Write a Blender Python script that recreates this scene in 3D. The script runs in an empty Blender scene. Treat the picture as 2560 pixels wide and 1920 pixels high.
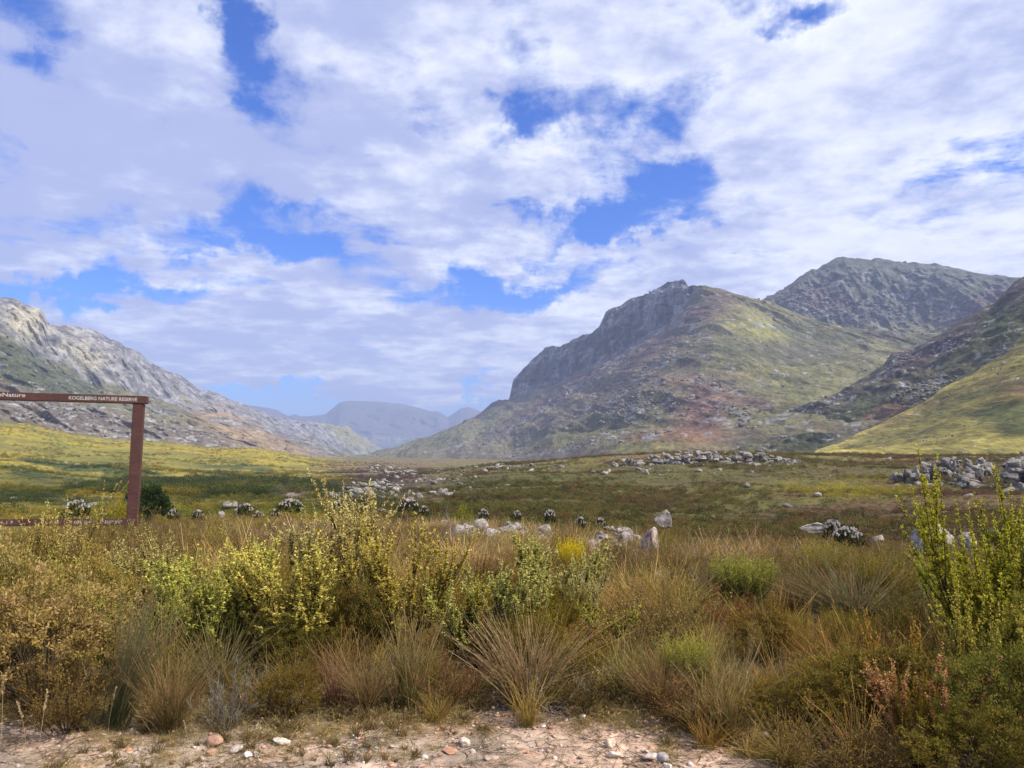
import bpy, math, random
import numpy as np
from mathutils import Vector

SC = bpy.context.scene
COL = SC.collection
rad = math.radians

# ------------------------------------------------------------------ camera, sky, sun, exposure
F, PITCH, EYE = 1923.0, rad(4.76), 1.65
cam_d = bpy.data.cameras.new('camera'); cam = bpy.data.objects.new('camera', cam_d); COL.objects.link(cam)
cam.location = (0, 0, EYE); cam.rotation_euler = (rad(90) + PITCH, 0, 0)
cam_d.sensor_width = 36; cam_d.lens = 36 * F / 2560; cam_d.clip_start = 0.05; cam_d.clip_end = 60000
SC.camera = cam

SUN_AZ, SUN_EL = 112.0, 47.0
sd = bpy.data.lights.new('sun', 'SUN'); so = bpy.data.objects.new('sun', sd); COL.objects.link(so)
sd.energy = 4.9; sd.angle = rad(1.5); sd.color = (1, .94, .84)
tosun = Vector((math.sin(rad(SUN_AZ)) * math.cos(rad(SUN_EL)), math.cos(rad(SUN_AZ)) * math.cos(rad(SUN_EL)), math.sin(rad(SUN_EL))))
so.rotation_euler = tosun.to_track_quat('Z', 'Y').to_euler(); so.location = (0, 0, 50)

SC.view_settings.view_transform = 'Standard'; SC.view_settings.look = 'None'
SC.view_settings.exposure = 0.28; SC.view_settings.gamma = 1
try: SC.view_settings.use_curve_mapping = False
except Exception: pass
SC.render.engine = 'CYCLES'
SC.cycles.max_bounces = 5; SC.cycles.diffuse_bounces = 3; SC.cycles.transmission_bounces = 2
SC.cycles.transparent_max_bounces = 4; SC.cycles.volume_bounces = 0
SC.cycles.use_denoising = True


def U(px, py, r):
    """pixel of the photograph (2560 wide) and horizontal distance -> point in the world"""
    dx = (np.asarray(px, float) - 1280) / F; dz = (960 - np.asarray(py, float)) / F
    y = math.cos(PITCH) - dz * math.sin(PITCH); z = math.sin(PITCH) + dz * math.cos(PITCH)
    k = np.asarray(r, float) / np.hypot(dx, y)
    return dx * k, y * k, z * k + EYE


# ---- world: Nishita sky with a broken cloud layer
W = bpy.data.worlds.new('World'); SC.world = W; W.use_nodes = True
nt = W.node_tree; N = nt.nodes; L = nt.links; N.clear()
HAZE_DENSITY = 1.3e-4


def nd(tree, t, **k):
    n = tree.nodes.new(t)
    for a, b in k.items(): setattr(n, a, b)
    return n


def setin(n, i, v, tree):
    if isinstance(v, bpy.types.NodeSocket): tree.links.new(v, n.inputs[i])
    else: n.inputs[i].default_value = v


def M(tree, op, *a, clamp=False):
    n = nd(tree, 'ShaderNodeMath', operation=op, use_clamp=clamp)
    for i, v in enumerate(a): setin(n, i, v, tree)
    return n.outputs[0]


def VM(tree, op, *a):
    n = nd(tree, 'ShaderNodeVectorMath', operation=op)
    for i, v in enumerate(a): setin(n, i, v, tree)
    return n.outputs['Value'] if op in ('DOT_PRODUCT', 'LENGTH', 'DISTANCE') else n.outputs[0]


def VSC(tree, v, k):
    n = nd(tree, 'ShaderNodeVectorMath', operation='SCALE'); tree.links.new(v, n.inputs[0])
    if isinstance(k, bpy.types.NodeSocket): tree.links.new(k, n.inputs[3])
    else: n.inputs[3].default_value = k
    return n.outputs[0]


def NOISE(tree, vec, scale, detail=6, rough=.55, dist=0.0, color=False):
    n = nd(tree, 'ShaderNodeTexNoise')
    if vec is not None: tree.links.new(vec, n.inputs['Vector'])
    n.inputs['Scale'].default_value = scale; n.inputs['Detail'].default_value = detail
    n.inputs['Roughness'].default_value = rough; n.inputs['Distortion'].default_value = dist
    return n.outputs[1 if color else 0]


def RAMP(tree, v, a, b, lo=0.0, hi=1.0, smooth=True):
    n = nd(tree, 'ShaderNodeMapRange', interpolation_type='SMOOTHSTEP' if smooth else 'LINEAR')
    setin(n, 0, v, tree)
    for i, x in enumerate((a, b, lo, hi)): n.inputs[i + 1].default_value = x
    return n.outputs[0]


def MIXC(tree, f, a, b, mode='MIX'):
    n = nd(tree, 'ShaderNodeMix', data_type='RGBA', blend_type=mode)
    setin(n, 0, f, tree)
    for i, v in ((6, a), (7, b)):
        if isinstance(v, bpy.types.NodeSocket): tree.links.new(v, n.inputs[i])
        else: n.inputs[i].default_value = tuple(v) + ((1,) if len(v) == 3 else ())
    return n.outputs[2]


tc = nd(nt, 'ShaderNodeTexCoord'); dirv = tc.outputs['Generated']
sky = nd(nt, 'ShaderNodeTexSky', sky_type='NISHITA', sun_disc=False, sun_elevation=rad(SUN_EL), sun_rotation=rad(SUN_AZ))
sky.ozone_density = 3.0; sky.air_density = 1.0; sky.dust_density = 0.3; sky.altitude = 200
sep = nd(nt, 'ShaderNodeSeparateXYZ'); L.new(dirv, sep.inputs[0])
den = M(nt, 'ADD', M(nt, 'MAXIMUM', sep.outputs[2], 0.0), 0.13)
comb = nd(nt, 'ShaderNodeCombineXYZ')
L.new(M(nt, 'DIVIDE', sep.outputs[0], den), comb.inputs[0]); L.new(M(nt, 'DIVIDE', sep.outputs[1], den), comb.inputs[1])
plane = comb.outputs[0]
n1 = NOISE(nt, plane, 1.9, 10, .62, .3)
wv = NOISE(nt, dirv, 6.0, 6, .62, 0, True)
dw = VM(nt, 'ADD', dirv, VSC(nt, VM(nt, 'SUBTRACT', wv, (.5, .5, .5)), .27))
# (px, py, half width px, half height px, weight): holes (negative) and banks (positive) of the cloud layer, as sky directions
BL = [(620, 90, 70, 40, -.26), (740, 185, 85, 45, -.30), (560, 40, 60, 25, -.2), (700, 300, 160, 30, -.10), (1350, 120, 30, 90, -.12), (900, 500, 60, 20, -.1), (2200, 620, 100, 25, -.08), (50, 35, 75, 40, -.3), (1250, 250, 40, 70, -.2), (1180, 300, 90, 25, -.15),
      (1500, 305, 80, 42, -.33), (1590, 430, 70, 40, -.30), (1720, 370, 60, 55, -.26), (1680, 540, 90, 34, -.34), (1530, 500, 50, 26, -.2), (1380, 565, 150, 24, -.30), (1560, 350, 30, 30, .12),
      (1995, 35, 60, 35, -.34), (650, 490, 80, 36, -.28), (430, 545, 120, 32, -.30), (760, 540, 50, 26, -.2), (560, 470, 30, 40, .1), (840, 610, 130, 26, -.26), (130, 690, 140, 26, -.33),
      (380, 745, 140, 32, -.34), (1050, 690, 90, 30, -.3), (1280, 725, 110, 26, -.28), (1480, 690, 90, 22, -.2), (2430, 310, 60, 30, -.1),
      (700, 1018, 170, 20, -.7), (1105, 1022, 90, 16, -.7), (1290, 300, 50, 130, -.12),
      (1640, 280, 60, 60, .14), (1800, 200, 90, 200, .1), (500, 860, 420, 90, .20), (1150, 880, 300, 90, .16), (1150, 640, 60, 60, .15), (1100, 470, 300, 90, .16), (200, 330, 260, 170, .10), (1000, 140, 200, 110, .12), (2150, 350, 330, 250, .14), (700, 740, 110, 50, .1), (1830, 640, 90, 60, .2)]
acc = None
for (px, py, hw, hh, w) in BL:
    x, y, z = U(px, py, 1.0); v = Vector((float(x), float(y), float(z) - EYE)).normalized()
    sx, sz = F / hw * .8, F / hh * .8; sy = min(sx, sz) * .5
    S = (sx, sy, sz)
    d = nd(nt, 'ShaderNodeVectorMath', operation='MULTIPLY_ADD')
    L.new(dw, d.inputs[0]); d.inputs[1].default_value = S; d.inputs[2].default_value = (-v.x * sx, -v.y * sy, -v.z * sz)
    q = VM(nt, 'DOT_PRODUCT', d.outputs[0], d.outputs[0])
    g = M(nt, 'POWER', .60653, q)
    acc = M(nt, 'MULTIPLY_ADD', g, w, acc if acc is not None else 0.0)
fine = NOISE(nt, plane, 4.6, 9, .64, .5)
cover = M(nt, 'ADD', M(nt, 'MULTIPLY_ADD', n1, 1.55, -.225), M(nt, 'MULTIPLY', acc, RAMP(nt, fine, .36, .64, .45, 1.7, False)))
cover = M(nt, 'MULTIPLY_ADD', fine, .56, cover)
cov = RAMP(nt, cover, .52, .86)
# brightness inside the clouds
n2 = NOISE(nt, plane, 2.6, 7, .55, .2)
n4 = NOISE(nt, plane, 9.0, 6, .62, .1)
lum = M(nt, 'ADD', M(nt, 'MULTIPLY', n2, 1.3), M(nt, 'MULTIPLY', sep.outputs[0], .42))
lum = M(nt, 'MULTIPLY_ADD', M(nt, 'SUBTRACT', n4, .5), .85, lum)
lum = M(nt, 'MULTIPLY_ADD', M(nt, 'SUBTRACT', NOISE(nt, plane, .9, 3, .5), .5), 1.1, lum)
lum = RAMP(nt, lum, .38, 1.0)
ccol = MIXC(nt, lum, (4.2, 4.75, 7.4), (9.3, 9.6, 10.3))
thin = RAMP(nt, cover, .75, 1.15)
ccol = MIXC(nt, M(nt, 'MULTIPLY', thin, .22), ccol, (4.6, 5.1, 7.6))
hs = nd(nt, 'ShaderNodeHueSaturation'); hs.inputs['Saturation'].default_value = 1.2; hs.inputs['Value'].default_value = 1.12
L.new(sky.outputs[0], hs.inputs['Color'])
skyc = MIXC(nt, 1.0, hs.outputs[0], (.52, .84, 1.52), 'MULTIPLY')
final = MIXC(nt, M(nt, 'MULTIPLY', cov, .93), skyc, ccol)
bg = nd(nt, 'ShaderNodeBackground'); bg.inputs[1].default_value = 0.1
L.new(final, bg.inputs[0])
wo = nd(nt, 'ShaderNodeOutputWorld'); L.new(bg.outputs[0], wo.inputs[0])
try: W.cycles.sampling_method = 'MANUAL'; W.cycles.sample_map_resolution = 512
except Exception: pass

# ------------------------------------------------------------------ numpy helpers
RNG = np.random.default_rng(7)


def _hash(ix, iy, iz, s):
    h = (ix * 374761393 + iy * 668265263 + iz * 2147483647 + s * 1274126177) & 0xffffffff
    h = ((h ^ (h >> 13)) * 1274126177) & 0xffffffff
    h = ((h ^ (h >> 16)) * 2246822519) & 0xffffffff
    return ((h ^ (h >> 15)) & 0xffffff) / float(0xffffff)


def vnoise(x, y, z=None, s=0):
    x = np.asarray(x, float); y = np.asarray(y, float)
    ix = np.floor(x).astype(np.int64); iy = np.floor(y).astype(np.int64)
    fx = x - ix; fy = y - iy; fx = fx * fx * (3 - 2 * fx); fy = fy * fy * (3 - 2 * fy)
    if z is None:
        a = _hash(ix, iy, 0, s); b = _hash(ix + 1, iy, 0, s); c = _hash(ix, iy + 1, 0, s); d = _hash(ix + 1, iy + 1, 0, s)
        return (a + (b - a) * fx) * (1 - fy) + (c + (d - c) * fx) * fy
    z = np.asarray(z, float); iz = np.floor(z).astype(np.int64); fz = z - iz; fz = fz * fz * (3 - 2 * fz)
    out = 0
    for k in (0, 1):
        a = _hash(ix, iy, iz + k, s); b = _hash(ix + 1, iy, iz + k, s); c = _hash(ix, iy + 1, iz + k, s); d = _hash(ix + 1, iy + 1, iz + k, s)
        out = out + ((a + (b - a) * fx) * (1 - fy) + (c + (d - c) * fx) * fy) * (fz if k else 1 - fz)
    return out


def fbm(x, y, z=None, o=5, s=0, g=.5, ridged=False):
    t = 0; a = 1; n = 0
    for k in range(o):
        f = 2.03 ** k
        v = vnoise(x * f + 17.3 * k, y * f - 9.1 * k, None if z is None else z * f + 3.7 * k, s + k)
        if ridged: v = 1 - abs(2 * v - 1)
        t = t + v * a; n += a; a *= g
    return t / n


def sstep(a, b, x):
    t = np.clip((x - a) / (b - a), 0, 1); return t * t * (3 - 2 * t)


def lerp(a, b, t):
    t = np.asarray(t)[..., None]; return np.asarray(a) * (1 - t) + np.asarray(b) * t


def blob(px, py, cx, cy, hw, hh, ang=0.0):
    c, s = math.cos(rad(ang)), math.sin(rad(ang)); dx = px - cx; dy = py - cy
    u = (dx * c + dy * s) / hw; v = (-dx * s + dy * c) / hh
    return np.exp(-.9 * (u * u + v * v))


def toP(x, y, z):
    """world -> photograph pixel"""
    z = z - EYE; d = y * math.cos(PITCH) + z * math.sin(PITCH); h = -y * math.sin(PITCH) + z * math.cos(PITCH)
    d = np.where(np.abs(d) < 1e-6, 1e-6, d)
    return 1280 + F * x / d, 960 - F * h / d


def mesh_np(name, V, Q, col=None, smooth=False):
    me = bpy.data.meshes.new(name); V = np.ascontiguousarray(V, np.float32); Q = np.ascontiguousarray(Q, np.int32)
    k = Q.shape[1]
    me.vertices.add(len(V)); me.vertices.foreach_set('co', V.ravel())
    me.loops.add(Q.size); me.loops.foreach_set('vertex_index', Q.ravel())
    me.polygons.add(len(Q)); me.polygons.foreach_set('loop_start', np.arange(0, Q.size, k, dtype=np.int32))
    try: me.polygons.foreach_set('loop_total', np.full(len(Q), k, np.int32))
    except Exception: pass
    if smooth: me.polygons.foreach_set('use_smooth', np.ones(len(Q), bool))
    me.update(calc_edges=True)
    if col is not None:
        a = me.color_attributes.new('Col', 'FLOAT_COLOR', 'POINT')
        c = np.ones((len(V), 4), np.float32); c[:, :3] = col; a.data.foreach_set('color', c.ravel())
    return me


def grid_quads(nr, nc, wrap=False):
    i = np.arange(nr - 1)[:, None]; j = np.arange(nc if wrap else nc - 1)[None, :]; j2 = (j + 1) % nc
    a = i * nc + j; b = i * nc + j2; c = (i + 1) * nc + j2; d = (i + 1) * nc + j
    return np.stack([a, b, c, d], -1).reshape(-1, 4)


def link(name, data, mat=None, parent=None, **props):
    o = bpy.data.objects.new(name, data); COL.objects.link(o)
    if mat is not None and data is not None and hasattr(data, 'materials') and len(data.materials) == 0: data.materials.append(mat)
    if parent is not None: o.parent = parent
    for k, v in props.items():
        if v is not None: o[k] = v
    return o


# ------------------------------------------------------------------ materials
def mat_base(name):
    m = bpy.data.materials.new(name); m.use_nodes = True; t = m.node_tree; t.nodes.clear()
    return m, t, nd(t, 'ShaderNodeOutputMaterial')


def mat_terrain(name, scales, bump=.5, bscale=1.0, bdist=1.0, rough=.95, var=.5):
    """vertex colour times fine world-space noise, with bump"""
    m, t, out = mat_base(name)
    at = nd(t, 'ShaderNodeAttribute', attribute_name='Col'); geo = nd(t, 'ShaderNodeNewGeometry')
    pos = geo.outputs['Position']; c = at.outputs['Color']
    if scales[0] < .2: pos = VM(t, 'MULTIPLY', pos, (1, .35, 1))
    for i, s in enumerate(scales):
        n = NOISE(t, pos, s, 5, .65)
        k = RAMP(t, n, .3, .7, 1 - var, 1 + var)
        c = VSC(t, c, k)
    p = nd(t, 'ShaderNodeBsdfPrincipled'); p.inputs['Roughness'].default_value = rough
    p.inputs['Specular IOR Level'].default_value = .15
    t.links.new(c, p.inputs['Base Color'])
    b = nd(t, 'ShaderNodeBump'); b.inputs['Strength'].default_value = bump; b.inputs['Distance'].default_value = bdist
    t.links.new(NOISE(t, pos, bscale, 8, .65), b.inputs['Height']); t.links.new(b.outputs[0], p.inputs['Normal'])
    t.links.new(p.outputs[0], out.inputs[0])
    return m


def mat_foliage(name, inst=False, trans=.35, rough=.6):
    m, t, out = mat_base(name)
    at = nd(t, 'ShaderNodeAttribute', attribute_name='Col')
    if inst:
        a2 = nd(t, 'ShaderNodeAttribute', attribute_name='tint', attribute_type='INSTANCER'); tint = a2.outputs['Color']
    else:
        oi = nd(t, 'ShaderNodeObjectInfo'); tint = oi.outputs['Color']
    c = MIXC(t, 1.0, at.outputs['Color'], tint, 'MULTIPLY')
    p = nd(t, 'ShaderNodeBsdfPrincipled'); p.inputs['Roughness'].default_value = rough; p.inputs['Specular IOR Level'].default_value = .05
    t.links.new(c, p.inputs['Base Color'])
    tr = nd(t, 'ShaderNodeBsdfTranslucent'); t.links.new(c, tr.inputs[0])
    mx = nd(t, 'ShaderNodeMixShader'); mx.inputs[0].default_value = trans
    t.links.new(p.outputs[0], mx.inputs[1]); t.links.new(tr.outputs[0], mx.inputs[2]); t.links.new(mx.outputs[0], out.inputs[0])
    return m


def mat_rock(name, inst=False, base=(.42, .385, .34), dark=(.17, .155, .135), warm=(.42, .32, .22), scale=1.0, bd=.03):
    m, t, out = mat_base(name)
    tcn = nd(t, 'ShaderNodeTexCoord'); v = tcn.outputs['Object']
    if inst:
        a2 = nd(t, 'ShaderNodeAttribute', attribute_name='tint', attribute_type='INSTANCER'); tint = a2.outputs['Color']
    else:
        oi = nd(t, 'ShaderNodeObjectInfo'); tint = oi.outputs['Color']
        ad = nd(t, 'ShaderNodeVectorMath', operation='MULTIPLY_ADD'); t.links.new(oi.outputs['Random'], ad.inputs[0]); ad.inputs[1].default_value = (9, 7, 5); t.links.new(v, ad.inputs[2]); v = ad.outputs[0]
    n = NOISE(t, v, 2.2 * scale, 7, .68); n2_ = NOISE(t, v, 7 * scale, 6, .7); n3 = NOISE(t, v, 1.3 * scale, 4, .6)
    c = MIXC(t, RAMP(t, n, .42, .6), dark, base)
    c = MIXC(t, M(t, 'MULTIPLY', RAMP(t, n3, .55, .7), .55), c, warm)
    c = MIXC(t, M(t, 'MULTIPLY', RAMP(t, n2_, .55, .66), .6), c, tuple(min(1, b * 1.55) for b in base))
    c = MIXC(t, 1.0, c, tint, 'MULTIPLY')
    p = nd(t, 'ShaderNodeBsdfPrincipled'); p.inputs['Roughness'].default_value = .9; p.inputs['Specular IOR Level'].default_value = .2
    t.links.new(c, p.inputs['Base Color'])
    b = nd(t, 'ShaderNodeBump'); b.inputs['Strength'].default_value = .8; b.inputs['Distance'].default_value = bd
    t.links.new(NOISE(t, v, 4 * scale, 9, .72), b.inputs['Height']); t.links.new(b.outputs[0], p.inputs['Normal'])
    t.links.new(p.outputs[0], out.inputs[0])
    return m


MT = mat_terrain('mountain_ground', (.05, .25), .7, .12, 6, var=.36)
MD = mat_terrain('distant_ground', (.004,), .4, .01, 60, var=.15)
MG = mat_terrain('heath_ground', (.3, 2.0, 11.0), .8, 6.0, .05, var=.3)
MFOL = mat_foliage('foliage'); MFOLI = mat_foliage('foliage_cover', True)
MSTEM = mat_foliage('stems', trans=0.0, rough=.8)
MROCK = mat_rock('quartzite'); MROCKI = mat_rock('quartzite_cover', True, scale=1.0)
MPEBI = mat_rock('pebble', True, base=(.8, .78, .75), dark=(.55, .5, .48), warm=(.8, .6, .45), scale=.6, bd=.002)
MPEB = mat_rock('roadside_stone', False, base=(.8, .78, .75), dark=(.5, .46, .43), warm=(.8, .62, .48), scale=.9, bd=.004)


def mat_wood():
    m, t, out = mat_base('red_stained_timber')
    tcn = nd(t, 'ShaderNodeTexCoord'); mp = nd(t, 'ShaderNodeMapping'); t.links.new(tcn.outputs['Object'], mp.inputs[0])
    mp.inputs['Scale'].default_value = (1.5, 14, 14)
    n = NOISE(t, mp.outputs[0], 4, 7, .7, .4); n2_ = NOISE(t, tcn.outputs['Object'], 2.2, 5, .6)
    c = MIXC(t, RAMP(t, n, .3, .7), (.055, .020, .015), (.115, .042, .030))
    c = MIXC(t, M(t, 'MULTIPLY', RAMP(t, n2_, .5, .72), .4), c, (.17, .085, .06))
    p = nd(t, 'ShaderNodeBsdfPrincipled'); p.inputs['Roughness'].default_value = .6; t.links.new(c, p.inputs['Base Color'])
    b = nd(t, 'ShaderNodeBump'); b.inputs['Strength'].default_value = .35; b.inputs['Distance'].default_value = .01
    t.links.new(n, b.inputs['Height']); t.links.new(b.outputs[0], p.inputs['Normal']); t.links.new(p.outputs[0], out.inputs[0])
    return m


def mat_flat(name, c, rough=.6):
    m, t, out = mat_base(name); p = nd(t, 'ShaderNodeBsdfPrincipled'); p.inputs['Roughness'].default_value = rough
    tcn = nd(t, 'ShaderNodeTexCoord'); n = NOISE(t, tcn.outputs['Object'], 12, 5, .6)
    t.links.new(MIXC(t, RAMP(t, n, .3, .7), tuple(x * .85 for x in c), c), p.inputs['Base Color']); t.links.new(p.outputs[0], out.inputs[0])
    return m


# ------------------------------------------------------------------ terrain
PXS = [-900, 0, 300, 600, 900, 1100, 1280, 1500, 1700, 1900, 2100, 2560, 3400]
K = []   # knots: (r, z at PXS)
K.append((2.0, [0] * 13)); K.append((5.3, [0] * 13))
K.append((13, [-.30, -.30, -.30, -.28, -.26, -.26, -.28, -.32, -.36, -.4, -.42, -.45, -.45]))
K.append((22, [-.75, -.75, -.75, -.72, -.7, -.75, -.85, -1.2, -1.3, -1.4, -1.4, -1.4, -1.4]))
K.append((30, [-2.1, -2.1, -2.1, -2.0, -1.9, -1.9, -2.1, -2.3, -2.5, -2.6, -2.7, -2.7, -2.7]))


def KP(r, pys): K.append((r, [float(U(p, q, r)[2]) for p, q in zip(PXS, pys)]))


KP(60, [1300, 1300, 1298, 1294, 1292, 1293, 1298, 1305, 1314, 1322, 1328, 1330, 1330])
KP(110, [1252, 1252, 1255, 1252, 1250, 1250, 1252, 1258, 1264, 1270, 1270, 1268, 1268])
KP(200, [1208, 1212, 1222, 1226, 1220, 1212, 1202, 1196, 1190, 1188, 1190, 1192, 1192])
KP(330, [1160, 1168, 1186, 1198, 1192, 1182, 1160, 1144, 1134, 1136, 1140, 1142, 1142])
KP(500, [1110, 1120, 1142, 1160, 1176, 1175, 1164, 1150, 1142, 1140, 1142, 1142, 1142])
KP(900, [1050, 1058, 1101, 1123, 1158, 1168, 1165, 1155, 1145, 1142, 1142, 1142, 1142])
KP(1500, [1090, 1095, 1120, 1135, 1150, 1152, 1150, 1148, 1145, 1145, 1145, 1145, 1145])
KP(3000, [1140] * 13); KP(7000, [1130] * 13); KP(14000, [1124] * 13)
KR = np.log(np.array([k[0] for k in K])); KZ = np.array([k[1] for k in K])


def ground_base(px, r):
    px = np.clip(px, PXS[0], PXS[-1]); lr = np.log(np.maximum(r, 2.0))
    t = np.interp(lr, KR, np.arange(len(KR))); i = np.clip(t.astype(int), 0, len(KR) - 2); f = t - i
    c = np.interp(px, PXS, np.arange(13)); j = np.clip(c.astype(int), 0, 11); g = c - j; g = g * g * (3 - 2 * g)

    def row(ii): return KZ[np.clip(ii, 0, len(KR) - 1), j] * (1 - g) + KZ[np.clip(ii, 0, len(KR) - 1), j + 1] * g
    p0, p1, p2, p3 = row(i - 1), row(i), row(i + 1), row(i + 2)
    # gentle Catmull-Rom, slope-limited
    m1 = (p2 - p0) * .5; m2 = (p3 - p1) * .5; lim = 1.6 * np.abs(p2 - p1)
    m1 = np.clip(m1, -lim, lim); m2 = np.clip(m2, -lim, lim)
    return (2 * f**3 - 3 * f**2 + 1) * p1 + (f**3 - 2 * f**2 + f) * m1 + (-2 * f**3 + 3 * f**2) * p2 + (f**3 - f**2) * m2


def ground_z(x, y):
    x = np.asarray(x, float); y = np.asarray(y, float); r = np.hypot(x, y)
    az = np.arctan2(x, y); px = np.where(np.abs(az) < 1.15, 1280 + F * np.tan(np.clip(az, -1.15, 1.15)) / math.cos(PITCH), np.where(az > 0, 5000, -3000))
    z = ground_base(px, r)
    amp = .03 * sstep(5, 9, r) + .10 * sstep(12, 30, r) + .7 * sstep(50, 300, r) + 2.2 * sstep(400, 900, r)
    z = z + 1.3 * sstep(50, 200, r) * (fbm(x / 42 + 7, y / 42, o=3, s=8) - .5) * 2
    wl = np.where(r < 30, 1.5, 1.0)
    z = z + amp * (fbm(x / 14, y / 14, o=5, s=3) - .5) * 2
    z = z + sstep(12, 40, r) * .25 * (fbm(x / 2.3, y / 2.3, o=3, s=9) - .5)
    z = z + .015 * (fbm(x * 3, y * 3, o=4, s=21) - .5)
    return z


# colours (real-world base colours)
YG = (.33, .25, .036); GR = (.17, .18, .035); DG = (.065, .085, .024); OL = (.17, .15, .038); BR = (.19, .115, .042)
RB = (.21, .11, .065); PK = (.165, .115, .095); RK = (.31, .30, .30); RKD = (.13, .13, .14); SAND = (.42, .31, .235); GOLD = (.34, .255, .055)


def ground_col(x, y, z, shade_ground=False):   # shade_ground paints the shade between the bushes into the ground colour
    r = np.hypot(x, y); px, py = toP(x, np.maximum(y, .5), z)
    n = fbm(x / 9, y / 9, o=5, s=31); nf = fbm(x / 1.7, y / 1.7, o=4, s=41); nb = fbm(x / 60, y / 60, o=5, s=51)
    # far and middle ground
    left = lerp(OL, YG, sstep(.33, .52, nb * .6 + n * .4))
    left = lerp(left, GR, sstep(.52, .64, n) * .7)
    right = lerp(OL, BR, sstep(.42, .6, nb * .5 + n * .5)); right = lerp(right, DG, sstep(.53, .66, nf * .5 + n * .5) * .8)
    s = sstep(780, 900, px + (n - .5) * 260 + (1200 - py) * .5)
    c = lerp(left, right, s)
    b = blob(px, py, 960, 1195, 130, 30); c = lerp(c, PK, np.clip(b * 1.3 * sstep(.3, .5, n), 0, 1))
    b = blob(px, py, 520, 1222, 330, 22, 2) + blob(px, py, 620, 1185, 110, 20, 10) + blob(px, py, 140, 1162, 110, 9, 8) + blob(px, py, 320, 1172, 70, 12, 10) + blob(px, py, 60, 1245, 260, 12) + .8 * blob(px, py, 60, 1182, 60, 8, 10)
    c = lerp(c, DG, np.clip(b * 2.2 * sstep(.36, .52, n), 0, .95))
    b = blob(px, py, 2130, 1220, 170, 26); c = lerp(c, YG, np.clip(b * 1.2 * sstep(.42, .6, nf), 0, 1))
    b = blob(px, py, 2250, 1230, 420, 50) + blob(px, py, 1700, 1235, 130, 25); c = lerp(c, RB, np.clip(b * .8 * sstep(.45, .62, n), 0, .8))
    b = blob(px, py, 1750, 1128, 900, 6); c = lerp(c, YG, np.clip(b, 0, .7))
    b = blob(px, py, 725, 1238, 26, 5); c = lerp(c, SAND, np.clip(b * 2, 0, 1))
    # shelf under the near heath
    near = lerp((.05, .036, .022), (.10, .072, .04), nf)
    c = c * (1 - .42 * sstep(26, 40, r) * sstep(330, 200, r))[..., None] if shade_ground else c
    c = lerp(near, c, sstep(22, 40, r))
    # verge of sand and gravel
    ny = fbm(x * .9, y * .9, o=4, s=61); nd_ = fbm(x * 4, y * 4, o=4, s=71)
    sand = lerp((.35, .27, .20), (.53, .42, .32), nd_); sand = lerp(sand, (.52, .29, .17), sstep(.5, .68, ny) * .4); sand = lerp(sand, (.33, .26, .18), sstep(.55, .7, nd_) * .4)
    edge = 4.55 + (ny - .5) * 1.0 - .9 * sstep(.4, 1.9, x) + .34 * sstep(-.3, -2.5, x)
    c = lerp(sand, c, sstep(edge - .12, edge + .35, y))
    return c


def build_ground():
    azf = np.linspace(-38, 38, 650); azl = np.concatenate([np.linspace(-178, -60, 40), np.linspace(-58, -39.3, 40)])
    azr = np.concatenate([np.linspace(39.3, 58, 40), np.linspace(60, 180, 40)])
    az = np.radians(np.concatenate([azl, azf, azr]))
    r = np.concatenate([np.array([.01, .6, 1.4, 2.2, 2.9]), np.exp(np.linspace(math.log(3.4), math.log(9), 90)), np.exp(np.linspace(math.log(9.2), math.log(1500), 265)), np.exp(np.linspace(math.log(1530), math.log(12500), 40))])
    R, A = np.meshgrid(r, az, indexing='ij'); x = R * np.sin(A); y = R * np.cos(A); z = ground_z(x, y)
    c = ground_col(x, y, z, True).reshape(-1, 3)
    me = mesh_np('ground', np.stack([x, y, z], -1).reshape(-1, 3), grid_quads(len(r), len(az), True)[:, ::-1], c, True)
    link('ground', me, MG, kind='structure')


build_ground()


def smooth_rows(a, n=1):
    for _ in range(n):
        b = a.copy(); b[1:-1] = a[:-2] * .25 + a[1:-1] * .5 + a[2:] * .25; a = b
    return a


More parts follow.
